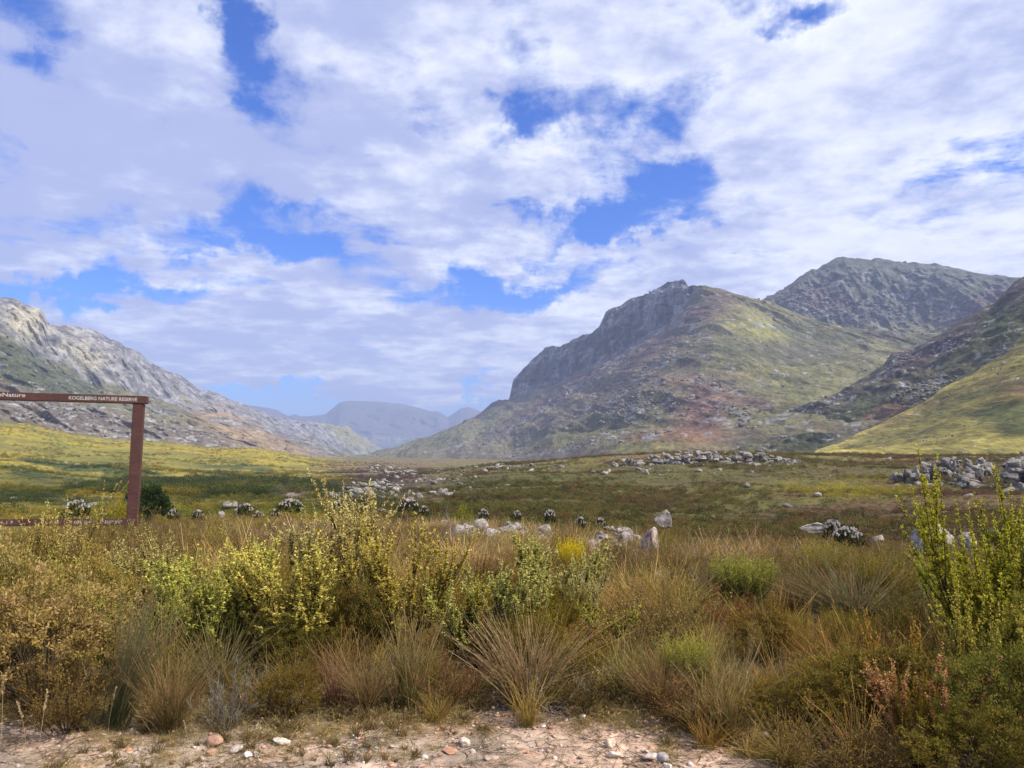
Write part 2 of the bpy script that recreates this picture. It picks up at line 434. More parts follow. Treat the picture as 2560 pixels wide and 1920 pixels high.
def loft(name, pxr, nc, curves, colf, dispf, mat=None, back=(600, -120), **props):
    """curves: list of (points [(px,py)], r [(px,r)], rows up to the next one) from the foot to the crest; then a far slope behind the crest"""
    px = np.linspace(pxr[0], pxr[1], nc); Z = []; R = []
    for i, (pts, rr, n) in enumerate(curves):
        pts = np.array(pts, float); rr = np.array(rr, float)
        kw = int(90 * nc / (pxr[1] - pxr[0])) | 1; ker = np.hanning(2 * kw + 1); ker /= ker.sum(); sm = lambda a: np.convolve(np.pad(a, kw, mode='reflect', reflect_type='odd'), ker, 'valid')
        py_ = np.interp(px, pts[:, 0], pts[:, 1]); r_ = sm(sm(np.interp(px, rr[:, 0], rr[:, 1])))
        if i < len(curves) - 1: py_ = sm(py_)
        R.append(r_); Z.append(U(px, py_, r_)[2])
    rows_r = []; rows_z = []; rows_t = []
    for i in range(len(curves) - 1):
        n = curves[i][2]
        for k in range(n):
            t = k / n; rows_r.append(R[i] * (1 - t) + R[i + 1] * t); rows_z.append(Z[i] * (1 - t) + Z[i + 1] * t); rows_t.append(i + t)
    rr = np.array(rows_r + [R[-1]]); zz = np.array(rows_z + [Z[-1]]); tt = np.array(rows_t + [len(curves) - 1.0])
    zz = smooth_rows(zz, 3)
    ncr = len(rr)
    brs = []; bzs = []
    for k in range(1, 15):
        t = (k / 14) ** 1.3; brs.append(R[-1] + back[0] * t); bzs.append(Z[-1] + (back[1]) * (t ** 1.2) * 1.0)
    rr = np.vstack([rr, brs]); zz = np.vstack([zz, bzs]); tt = np.concatenate([tt, len(curves) - 1 + np.linspace(.01, 1, 14)])
    PX = np.broadcast_to(px, rr.shape)
    az = np.arctan((PX - 1280) / F * math.cos(PITCH)); x = rr * np.sin(az); y = rr * np.cos(az)
    T = np.broadcast_to(tt[:, None], rr.shape)
    P, Qy = toP(x, y, zz)
    dz, dr = dispf(x, y, zz, P, Qy, T, len(curves) - 1)
    ux, uy = np.sin(az), np.cos(az)
    x = x - ux * dr; y = y - uy * dr; z = zz + dz
    # slope for colour
    gz = np.gradient(z, axis=0) / np.maximum(np.hypot(np.gradient(x, axis=0), np.gradient(y, axis=0)), .5)
    gc = np.gradient(z, axis=1) / np.maximum(np.hypot(np.gradient(x, axis=1), np.gradient(y, axis=1)), .5)
    P, Qy = toP(x, y, z)
    c = colf(x, y, z, P, Qy, T, gz, gc)
    me = mesh_np(name, np.stack([x, y, z], -1).reshape(-1, 3), grid_quads(rr.shape[0], nc), c.reshape(-1, 3), True)
    o = link(name, me, mat or MT, kind='structure')
    return dict(x=x, y=y, z=z, P=P, Q=Qy, T=T, g=np.hypot(gz, gc), nrow=ncr)


# crests traced from the photograph
LEFT = [(-900, 640), (-500, 690), (-200, 735), (0, 747), (17, 747), (32, 753), (46, 763), (84, 776), (93, 784), (100, 797), (104, 811), (160, 812), (211, 822), (236, 833), (262, 848), (287, 856), (304, 869), (338, 881), (363, 903), (392, 919), (422, 930), (456, 945), (477, 960), (498, 976), (519, 976), (549, 989), (574, 1000), (608, 1010), (663, 1036), (695, 1042), (727, 1049), (765, 1052), (806, 1058), (847, 1065), (869, 1066), (885, 1080), (904, 1091), (920, 1096), (935, 1110), (951, 1118), (966, 1126), (990, 1135), (1060, 1150)]
LFRONT = [(-900, 780), (-300, 850), (0, 880), (42, 893), (85, 915), (127, 940), (170, 962), (300, 995), (450, 1025), (600, 1053), (673, 1077), (727, 1093), (774, 1106), (822, 1128), (875, 1146), (920, 1160), (1060, 1165)]
RIGHT = [(780, 1175), (869, 1151), (916, 1140), (980, 1125), (1037, 1109), (1075, 1093), (1154, 1058), (1208, 1036), (1236, 1016), (1272, 1000), (1276, 985), (1281, 962), (1285, 949), (1308, 925), (1321, 911), (1325, 904), (1352, 882), (1363, 869), (1381, 864), (1402, 867), (1424, 857), (1453, 842), (1482, 835), (1500, 821), (1511, 799), (1518, 784), (1533, 774), (1562, 761), (1591, 746), (1627, 736), (1648, 723), (1677, 708), (1706, 705), (1721, 706), (1728, 714), (1757, 713), (1793, 718), (1829, 728), (1851, 737), (1880, 742), (1907, 750), (1927, 752), (1960, 766), (2020, 792), (2120, 818), (2250, 832), (2400, 836), (2560, 840), (3300, 850)]
PEAK = [(1800, 800), (1900, 765), (1930, 743), (1950, 734), (1976, 719), (2005, 699), (2019, 687), (2041, 675), (2055, 675), (2077, 663), (2106, 648), (2128, 646), (2167, 650), (2196, 650), (2207, 646), (2222, 647), (2258, 651), (2312, 656), (2366, 661), (2402, 669), (2457, 680), (2511, 690), (2560, 695), (2900, 730), (3400, 760)]
SPUR = [(1700, 1160), (1860, 1097), (1896, 1068), (1968, 1034), (2023, 1016), (2077, 994), (2113, 976), (2149, 954), (2185, 933), (2222, 907), (2240, 886), (2294, 875), (2323, 857), (2366, 835), (2402, 810), (2438, 792), (2475, 773), (2504, 763), (2529, 734), (2560, 708), (2620, 672), (2800, 585), (3300, 440)]
SLOPE = [(1960, 1150), (2034, 1125), (2077, 1106), (2149, 1077), (2222, 1045), (2312, 1005), (2366, 972), (2438, 936), (2475, 914), (2529, 879), (2560, 856), (2620, 812), (2800, 690), (3000, 570)]
FAR = [(380, 1075), (560, 1020), (600, 1012), (632, 1016), (663, 1021), (689, 1025), (708, 1036), (720, 1041), (736, 1035), (749, 1041), (790, 1039), (812, 1036), (828, 1023), (847, 1008), (869, 1004), (916, 1004), (964, 1006), (1011, 1011), (1043, 1020), (1075, 1030), (1094, 1030), (1106, 1036), (1119, 1044), (1132, 1036), (1151, 1023), (1170, 1019), (1189, 1025), (1208, 1034), (1300, 1060), (1500, 1080)]


def crest_fade(T, n): return np.clip(1 - np.abs(T - n) * 3.0, 0, 1)


def rough(x, y, z, s, lam, o=6, ridged=True): return fbm(x / lam, y / lam, z / (lam * .8), o=o, s=s, ridged=ridged, g=.52)


# --- far range
def d_far(x, y, z, P, Q, T, n):
    v = rough(x, y, z, 5, 900); k = 1 - crest_fade(T, n) * .8
    return (v - .5) * 120 * k, (fbm(x / 500, y / 500, o=4, s=6, ridged=True) - .5) * 500 * k


def c_far(x, y, z, P, Q, T, gz, gc):
    v = fbm(x / 400, z / 150, o=5, s=7); c = lerp((.06, .065, .05), (.13, .12, .12), v)
    c = lerp(c, (.3, .29, .22), blob(P, Q, 985, 1100, 70, 10) * .5)
    return c


loft('far_mountain_range', (380, 1500), 500, [([(380, 1132), (1500, 1132)], [(380, 8500), (1500, 8500)], 30),
     ([(380, 1112), (1500, 1112)], [(380, 9500), (1500, 9500)], 50), (FAR, [(380, 10500), (1500, 10500)], 0)], c_far, d_far, MD, back=(1200, -500))


# --- right mountain with the cliffed left shoulder
def d_right(x, y, z, P, Q, T, n):
    k = 1 - crest_fade(T, n) * .85; k0 = sstep(0, .5, T)
    u = x * .8 - z * .6 + y * .15; w = x * .6 + z * .8         # gullies run down to the lower left
    g = fbm(u / 700 + 3, w / 150, y / 900, o=6, s=11, ridged=True, g=.55)
    h = rough(x, y, z, 12, 160)
    fl = fbm(x / 22, y / 40, z / 90, o=4, s=14, ridged=True)
    cl = cliff_right(P, Q)
    return ((g - .5) * 46 + (h - .5) * 16) * k * k0 + (fbm(x / 14, y / 30, o=3, s=2) - .5) * 9 * (1 - k), ((g - .5) * 60 + (h - .5) * 20) * k * k0 + cl * ((fl - .5) * 34 + (fbm(x / 80, y / 90, z / 60, o=4, s=44) - .5) * 90 + (fbm(x / 260, y / 200, z / 14, o=3, s=45) - .5) * 22)


def cliff_right(P, Q):
    top = np.interp(P, [p for p, q in RIGHT], [q for p, q in RIGHT])
    low = np.interp(P, [1200, 1272, 1330, 1400, 1480, 1560, 1640, 1700, 1730, 1760], [1036, 1004, 985, 960, 920, 890, 850, 800, 745, 700])
    return sstep(low + 4, low - 22, Q + (fbm(P / 30, Q / 14, o=3, s=77) - .5) * 34) * (P > 1262) * (P < 1765)


def speck(x, y, z, lam, thr, s):
    v = fbm(x / lam, y / lam, z / lam, o=3, s=s, g=.7); return sstep(thr, thr + .06, v)


def veg(x, y, z, s):
    n = fbm(x / 80, y / 300, z / 55, o=6, s=s); b = fbm(x / 300, y / 900, z / 160, o=4, s=s + 3)
    c = lerp((.105, .104, .048), (.175, .158, .068), sstep(.35, .62, n))
    c = lerp(c, (.145, .11, .085), sstep(.45, .62, b) * .75); return c, n, b


def c_right(x, y, z, P, Q, T, gz, gc):
    c, n, b = veg(x, y, z, 81)
    for (cx, cy, hw, hh, an, col, w) in [(1900, 820, 60, 26, 15, (.20, .19, .055), .9), (1790, 900, 90, 30, 10, (.19, .17, .06), .8), (1400, 1010, 170, 10, -33, (.21, .19, .085), .8),
                                         (1720, 950, 90, 12, -8, (.24, .15, .09), .9), (1745, 1050, 55, 70, 15, (.20, .105, .07), .9), (1850, 1000, 90, 18, 5, (.2, .12, .085), .7), (1650, 1090, 130, 18, 0, (.20, .115, .06), .8), (1500, 1075, 60, 12, -8, (.24, .14, .05), .8),
                                         (1450, 950, 180, 16, -34, (.10, .055, .055), .8), (1750, 770, 90, 28, -20, (.11, .065, .055), .8), (1620, 870, 90, 22, -30, (.10, .06, .055), .7), (1600, 1120, 200, 14, 0, (.21, .19, .05), .8), (1560, 1030, 120, 40, -20, (.085, .09, .034), .7),
                                         (2000, 960, 110, 40, 0, (.15, .145, .055), .6), (2010, 880, 90, 20, 0, (.09, .08, .06), .7), (1450, 1090, 180, 16, -8, (.10, .11, .04), .6), (1180, 1080, 160, 10, -30, (.18, .17, .09), .6)]:
        c = lerp(c, col, np.clip(blob(P, Q, cx, cy, hw, hh, an) * 1.5 * w * sstep(.25, .55, n), 0, w))
    m = 0
    for (cx, cy, hw, hh, an) in [(1420, 985, 90, 12, -32), (1590, 1020, 65, 28, -20), (1670, 1000, 45, 24, 20), (1660, 900, 55, 16, -25), (1745, 825, 40, 22, -20), (1500, 930, 130, 12, -32), (1560, 980, 60, 9, -40), (1850, 1040, 50, 18, 25), (1790, 1050, 30, 25, 10), (1760, 960, 50, 12, 10),
                                 (1300, 1060, 190, 9, -30), (1420, 1040, 90, 7, -25), (1170, 1105, 130, 6, -22), (1520, 1080, 40, 9, 0), (1480, 1110, 90, 8, -10), (1380, 1125, 200, 7, -8), (1900, 815, 45, 14, 5), (1900, 960, 22, 8, 0), (1950, 930, 26, 7, 0), (1640, 820, 90, 22, -30), (1480, 900, 90, 16, -30), (1630, 1095, 40, 7, 0), (2000, 1060, 70, 20, 20)]:
        m = np.maximum(m, blob(P, Q, cx, cy, hw, hh, an))
    sp = fbm(x / 11, y / 34, z / 8, o=3, s=91, g=.75)
    rk = sstep(.68 - .17 * m, .74 - .17 * m, sp) * .85
    rc = lerp((.17, .17, .17), (.36, .35, .34), fbm(x / 6, y / 6, z / 4, o=3, s=93))
    c = lerp(c, rc, rk)
    cl = cliff_right(P, Q)
    st = fbm(x / 30, y / 50, z / 70, o=5, s=95, g=.65)
    cc = lerp((.075, .077, .082), (.24, .238, .24), sstep(.40, .62, st))
    cc = lerp(cc, (.06, .068, .045), sstep(.56, .64, fbm(x / 45, y / 60, z / 30, o=4, s=96)) * .8)
    return lerp(c, cc, cl)


RRC = [(780, 3900), (1272, 3000), (1500, 2500), (1700, 2150), (1900, 2000), (2200, 1950), (3300, 1900)]
RM = loft('right_mountain', (780, 2700), 900, [([(780, 1172), (1280, 1172), (1500, 1152), (3300, 1150)], [(780, 2600), (1280, 1300), (1600, 700), (3300, 560)], 30),
     ([(780, 1174), (900, 1150), (1000, 1130), (1200, 1120), (1400, 1100), (1700, 1085), (2000, 1060), (3300, 1000)], [(780, 3000), (1280, 1900), (1600, 1150), (2000, 1000), (3300, 1000)], 110),
     ([(780, 1175), (900, 1147), (1000, 1125), (1200, 1070), (1400, 1010), (1600, 935), (1800, 880), (2000, 930), (2300, 960), (3300, 960)], [(780, 3500), (1280, 2500), (1600, 1650), (2000, 1500), (3300, 1500)], 110),
     ([(780, 1176), (869, 1153), (1037, 1113), (1208, 1042), (1272, 1006), (1330, 985), (1400, 958), (1480, 922), (1560, 885), (1640, 845), (1700, 800), (1760, 735), (1829, 745), (1927, 800), (2000, 840), (2200, 868), (3300, 885)], [(p, r - (60 if p > 1000 else 20)) for p, r in RRC], 90),
     (RIGHT, RRC, 0)], c_right, d_right, back=(500, -160))


# --- grey peak behind
def d_peak(x, y, z, P, Q, T, n):
    k = 1 - crest_fade(T, n) * .85; h = rough(x, y, z, 15, 230); fl = fbm(x / 40, y / 60, z / 110, o=5, s=16, ridged=True)
    return (h - .5) * 70 * k + (fbm(x / 16, y / 30, o=3, s=2) - .5) * 10 * (1 - k), (h - .5) * 80 * k + (fl - .5) * 60 * k


def c_peak(x, y, z, P, Q, T, gz, gc):
    c, n, b = veg(x, y, z, 131)
    up = sstep(845, 800, Q + (n - .5) * 60)
    dark = lerp((.075, .082, .062), (.125, .128, .10), n); c = lerp(c, dark, up)  # dark heath and rock, with the cloud shade partly painted in
    c = lerp(c, (.20, .18, .075), np.clip(blob(P, Q, 2350, 850, 160, 26, -14) * 1.4 * sstep(.3, .5, n), 0, .9))
    c = lerp(c, (.11, .07, .065), np.clip(blob(P, Q, 2480, 760, 130, 30, -18) * 1.2 + blob(P, Q, 2060, 750, 90, 26, 10), 0, .7))
    m = 0
    for (cx, cy, hw, hh, an) in [(2150, 785, 75, 30, 10), (2010, 765, 45, 30, 60), (2250, 770, 45, 20, 0), (2370, 770, 70, 20, 10), (2120, 715, 70, 26, 0), (2300, 700, 70, 25, 0), (2190, 820, 60, 14, 5), (2060, 790, 40, 20, 30), (2230, 735, 130, 12, 5)]:
        m = np.maximum(m, blob(P, Q, cx, cy, hw, hh, an))
    sp = fbm(x / 16, y / 20, z / 14, o=4, s=141, g=.7)
    c = lerp(c, lerp((.15, .155, .165), (.31, .31, .32), fbm(x / 9, y / 9, z / 7, o=3, s=143)), sstep(.67 - .16 * m, .75 - .16 * m, sp) * .8)
    return c


PK_ = loft('grey_peak', (1800, 3000), 520, [([(1800, 1040), (3400, 1040)], [(1800, 2080), (3400, 2080)], 60),
     ([(1800, 850), (2000, 800), (2200, 850), (2560, 800), (3400, 820)], [(1800, 2380), (3400, 2340)], 130), (PEAK, [(1800, 2550), (2200, 2700), (3400, 2600)], 0)], c_peak, d_peak, back=(500, -160))


# --- dark rocky spur on the right
def d_spur(x, y, z, P, Q, T, n):
    k = 1 - crest_fade(T, n) * .8; k0 = sstep(0, .4, T); h = rough(x, y, z, 17, 110); g = fbm(x / 46, y / 120, z / 150, o=5, s=18, ridged=True)
    return ((h - .5) * 22 + (g - .5) * 9) * k * k0 + (fbm(x / 9, y / 20, o=3, s=2) - .5) * 5 * (1 - k), ((h - .5) * 22 + (g - .5) * 28) * k * k0


def c_spur(x, y, z, P, Q, T, gz, gc):
    c, n, b = veg(x, y, z, 151); c = c * np.array((.72, .78, .68))
    sy = np.interp(P, [p for p, q in SPUR], [q for p, q in SPUR]); dn = Q - sy
    c = lerp(c, (.082, .058, .056), sstep(70, 20, dn + (n - .5) * 60) * sstep(2180, 2250, P) * .85)
    c = lerp(c, (.062, .075, .026), np.clip(blob(P, Q, 2500, 800, 60, 40) + blob(P, Q, 2080, 1060, 130, 24, -25) * .9 + blob(P, Q, 2250, 1000, 130, 25, -25) * .6, 0, .8))
    c = lerp(c, (.012, .014, .012), np.clip(blob(P, Q, 2075, 1075, 50, 26, -30) * 1.6 * sstep(.4, .6, n), 0, .85))
    c = lerp(c, (.17, .10, .06), np.clip(blob(P, Q, 2210, 1030, 60, 16, -25) * 1.3, 0, .8))
    m = 0
    for (cx, cy, hw, hh, an) in [(2500, 880, 70, 14, -52), (2240, 905, 40, 18, -30), (2380, 870, 60, 26, -20), (2260, 980, 26, 26, 60), (2330, 960, 60, 24, -30), (2080, 1000, 90, 8, -28), (1990, 1030, 50, 8, -28), (2180, 960, 90, 8, -30), (2050, 1030, 90, 7, -30), (2440, 830, 70, 12, -30), (1975, 1085, 40, 9, -30)]:
        m = np.maximum(m, blob(P, Q, cx, cy, hw, hh, an))
    sp = fbm(x / 6, y / 20, z / 8, o=4, s=161, g=.72)
    c = lerp(c, lerp((.17, .165, .165), (.40, .39, .38), fbm(x / 5, y / 5, z / 4, o=3, s=163)), sstep(.65 - .15 * m, .72 - .15 * m, sp) * .85)
    return c


SP_ = loft('rocky_spur', (1700, 3000), 620, [([(1700, 1165), (2000, 1150), (3300, 1150)], [(1700, 700), (2000, 640), (3300, 560)], 90),
     ([(1700, 1163), (1880, 1120), (2000, 1085), (2150, 1040), (2400, 960), (2560, 880), (3300, 700)], [(1700, 900), (2000, 850), (2560, 800), (3300, 760)], 110),
     (SPUR, [(1700, 1000), (2000, 1020), (2560, 1120), (3300, 1200)], 0)], c_spur, d_spur, back=(300, -90))


# --- yellow grass slope, its patch of sunlight partly painted into the colour
def d_slope(x, y, z, P, Q, T, n):
    k = 1 - crest_fade(T, n) * .7; k0 = sstep(0, .4, T); h = fbm(x / 120, y / 120, o=5, s=19)
    return (h - .5) * 24 * k * k0 + (fbm(x / 25, y / 60, z / 15, o=5, s=20) - .5) * 7 * k0, 0 * h


def c_slope(x, y, z, P, Q, T, gz, gc):
    n = fbm(x / 36, y / 110, z / 22, o=6, s=171); f = fbm(x / 4, y / 14, z / 3, o=4, s=172)
    c = lerp((.17, .145, .040), (.30, .25, .058), sstep(.35, .62, n * .6 + f * .4))
    sy = np.interp(P, [p for p, q in SLOPE], [q for p, q in SLOPE]); dn = Q - sy
    c = lerp(c, (.42, .34, .085), sstep(46, 6, dn) * sstep(2450, 2250, P) * .85)
    c = lerp(c, (.075, .085, .026), np.clip((blob(P, Q, 2510, 1030, 70, 22) + blob(P, Q, 2560, 1075, 60, 14) + .8 * blob(P, Q, 2440, 1030, 70, 9)) * 1.6 * sstep(.3, .5, n), 0, .9))
    c = lerp(c, (.17, .10, .05), np.clip(blob(P, Q, 2540, 965, 70, 20) * 1.4 + blob(P, Q, 2280, 1030, 110, 12, -25) * .6, 0, .8))
    c = lerp(c, (.12, .115, .035), np.clip(blob(P, Q, 2450, 985, 200, 12, -20) + .6 * blob(P, Q, 2330, 1080, 160, 8, -8), 0, .7))
    sp = fbm(x / 2.5, y / 8, z / 2, o=3, s=174, g=.7)
    m = np.maximum(blob(P, Q, 2380, 990, 120, 10, -25), np.maximum(blob(P, Q, 2340, 1095, 60, 12), blob(P, Q, 2500, 930, 60, 20, -20)))
    c = lerp(c, (.42, .40, .37), sstep(.76 - .08 * m, .80 - .08 * m, sp))
    return c


SL_ = loft('grassy_slope', (1960, 3000), 480, [([(1960, 1158), (3300, 1158)], [(1960, 430), (3300, 380)], 90),
     ([(1960, 1154), (2077, 1130), (2200, 1105), (2400, 1060), (2560, 1000), (3300, 860)], [(1960, 560), (3300, 520)], 70),
     (SLOPE, [(1960, 640), (3300, 720)], 0)], c_slope, d_slope, back=(200, -40))


# --- left mountain
def d_left(x, y, z, P, Q, T, n):
    k = 1 - crest_fade(T, n) * .85; k0 = sstep(0, .5, T)
    h = rough(x, y, z, 22, 260); fl = fbm(x / 45, y / 45, z / 160, o=5, s=23, ridged=True); f2 = rough(x, y, z, 24, 60, 4)
    return ((h - .5) * 42 + (f2 - .5) * 11) * k * k0 + (fbm(x / 14, y / 30, o=3, s=2) - .5) * 10 * (1 - k), ((h - .5) * 55 + (fl - .5) * 52) * k * k0


def c_left(x, y, z, P, Q, T, gz, gc):
    c, n, b = veg(x, y, z, 181)
    sy = np.interp(P, [p for p, q in LEFT], [q for p, q in LEFT]); fy = np.interp(P, [p for p, q in LFRONT], [q for p, q in LFRONT])
    t = (Q - sy) / np.maximum(fy + 30 - sy, 20)
    st = fbm(x / 22, y / 30, z / 26, o=5, s=183, g=.68)
    rockc = lerp((.11, .11, .12), (.27, .262, .27), sstep(.36, .62, st))
    rockc = lerp(rockc, (.42, .38, .26), np.clip((blob(P, Q, 65, 800, 45, 45) * 1.4 + blob(P, Q, 210, 885, 60, 30, 30)) * sstep(.35, .5, st), 0, .75))  # warm sunlit patches of the crag painted into the rock colour
    rk = sstep(.85, .5, t + (fbm(x / 70, y / 70, z / 40, o=4, s=184) - .5) * 1.3)
    c = lerp(c, rockc, rk * .92)
    c = lerp(c, (.070, .078, .036), np.clip(blob(P, Q, 50, 920, 130, 40, 28) * 1.5 + blob(P, Q, 200, 970, 130, 22, 22) * .8, 0, .9))
    c = lerp(c, (.30, .21, .11), np.clip(blob(P, Q, 570, 1060, 80, 26, 20) * 1.5 * sstep(.3, .5, n) + blob(P, Q, 680, 1105, 90, 14, 18) * .9 + blob(P, Q, 650, 1120, 120, 10, 8) * .6, 0, .85))
    c = lerp(c, (.22, .21, .11), np.clip(blob(P, Q, 870, 1085, 70, 20, 35) * 1.3, 0, .8))
    c = lerp(c, (.14, .115, .10), np.clip(blob(P, Q, 60, 1020, 200, 26, 5) + blob(P, Q, 350, 1085, 160, 14, 8), 0, .4))
    m = np.maximum(blob(P, Q, 180, 1045, 180, 32, 20), np.maximum(blob(P, Q, 60, 1040, 130, 14, 5), blob(P, Q, 440, 1080, 160, 22, 16)))
    sp = fbm(x / 9, y / 26, z / 7, o=3, s=186, g=.72)
    c = lerp(c, (.33, .32, .31), sstep(.69 - .16 * m, .75 - .16 * m, sp) * .9)
    return c


LRC = [(-900, 1700), (0, 1900), (300, 2300), (600, 3200), (870, 4300), (1060, 5200)]
LM = loft('left_mountain', (-450, 1060), 760, [([(-900, 1110), (0, 1110), (300, 1125), (600, 1145), (900, 1160), (1060, 1168)], [(-900, 850), (0, 950), (600, 1300), (900, 2300), (1060, 3000)], 110),
     ([(-900, 930), (0, 985), (300, 1050), (600, 1105), (774, 1122), (875, 1150), (1060, 1167)], [(-900, 1150), (0, 1300), (600, 1900), (900, 3000), (1060, 3800)], 110),
     (LFRONT, [(p, r * .88) for p, r in LRC], 120), (LEFT, LRC, 0)], c_left, d_left, back=(600, -200))


# ------------------------------------------------------------------ plant meshes (numpy)
class PB:
    def __init__(s): s.V = []; s.Q = []; s.C = []; s.n = 0

    def add(s, V, Q, C):
        s.V.append(V); s.Q.append(Q + s.n); s.C.append(C); s.n += len(V)

    def mesh(s, name): return mesh_np(name, np.concatenate(s.V), np.concatenate(s.Q), np.concatenate(s.C))


def nrm(v): return v / np.maximum(np.linalg.norm(v, axis=-1, keepdims=True), 1e-9)


def leaves(b, P, D, Ln, Wd, col, rng):
    n = len(P); D = nrm(D); S = nrm(np.cross(D, rng.normal(size=(n, 3)))); Ln = np.broadcast_to(Ln, n)[:, None]; Wd = np.broadcast_to(Wd, n)[:, None]
    V = np.stack([P, P + D * Ln * .5 + S * Wd * .5, P + D * Ln, P + D * Ln * .5 - S * Wd * .5], 1).reshape(-1, 3)
    b.add(V, np.arange(4 * n).reshape(-1, 4), np.repeat(col, 4, axis=0))


def blades(b, P, D, B, Ln, Wd, col, rng, seg=3, tipcol=None, taper=.8):
    """ribbons: root P, direction D, bend vector B"""
    n = len(P); D = nrm(D); S = nrm(np.cross(D, rng.normal(size=(n, 3)))); Ln = np.broadcast_to(Ln, n)[:, None]; Wd = np.broadcast_to(Wd, n)[:, None]
    ts = np.linspace(0, 1, seg + 1); V = np.zeros((n, seg + 1, 2, 3)); C = np.zeros((n, seg + 1, 2, 3))
    for i, t in enumerate(ts):
        c = P + D * Ln * t + B * Ln * t * t; w = Wd * .5 * (1 - taper * t * t)
        V[:, i, 0] = c - S * w; V[:, i, 1] = c + S * w
        cc = col if tipcol is None else col * (1 - t) + tipcol * t
        C[:, i, 0] = cc; C[:, i, 1] = cc
    base = np.arange(n)[:, None] * (seg + 1) * 2; q = []
    for i in range(seg): q.append(base + np.array([[2 * i, 2 * i + 1, 2 * i + 3, 2 * i + 2]]))
    b.add(V.reshape(-1, 3), np.stack(q, 1).reshape(-1, 4), C.reshape(-1, 3))


def tubes(b, paths, r0, r1, col):
    """three-sided stems: paths (n, m, 3)"""
    n, m, _ = paths.shape; T = np.gradient(paths, axis=1); T = nrm(T); ref = np.where(np.abs(T[..., 2:3]) > .9, np.array([1., 0, 0]), np.array([0, 0, 1.]))
    A = nrm(np.cross(T, ref)); B = np.cross(T, A); tt = np.linspace(0, 1, m)[None, :, None]
    r0 = np.broadcast_to(r0, n)[:, None, None]; r1 = np.broadcast_to(r1, n)[:, None, None]; R = r0 * (1 - tt) + r1 * tt
    V = np.stack([paths + (A * math.cos(k * 2.0944) + B * math.sin(k * 2.0944)) * R for k in range(3)], 2)
    base = np.arange(n)[:, None, None, None] * m * 3 + np.arange(m - 1)[None, :, None, None] * 3; k = np.arange(3)[None, None, :, None]; k2 = (k + 1) % 3
    Q = np.concatenate([base + k, base + k2, base + 3 + k2, base + 3 + k], -1).reshape(-1, 4)
    C = np.repeat(np.broadcast_to(col, (n, 3)), m * 3, axis=0)
    b.add(V.reshape(-1, 3), Q, C)


def cj(base, n, rng, v=.25, hue=.08):
    c = np.array(base) * (1 + rng.uniform(-v, v, (n, 1))); return np.clip(c * (1 + rng.uniform(-hue, hue, (n, 3))), 0, 1)


def updirs(n, rng, spread, zmin=.2):
    a = rng.uniform(0, 2 * math.pi, n); s = np.sqrt(rng.uniform(0, 1, n)) * spread
    return nrm(np.stack([np.cos(a) * s, np.sin(a) * s, np.ones(n)], -1))


def curve_paths(P, D, B, Ln, m=5):
    t = np.linspace(0, 1, m)[None, :, None]; Ln = np.broadcast_to(Ln, len(P))[:, None, None]
    return P[:, None] + D[:, None] * Ln * t + B[:, None] * Ln * t * t


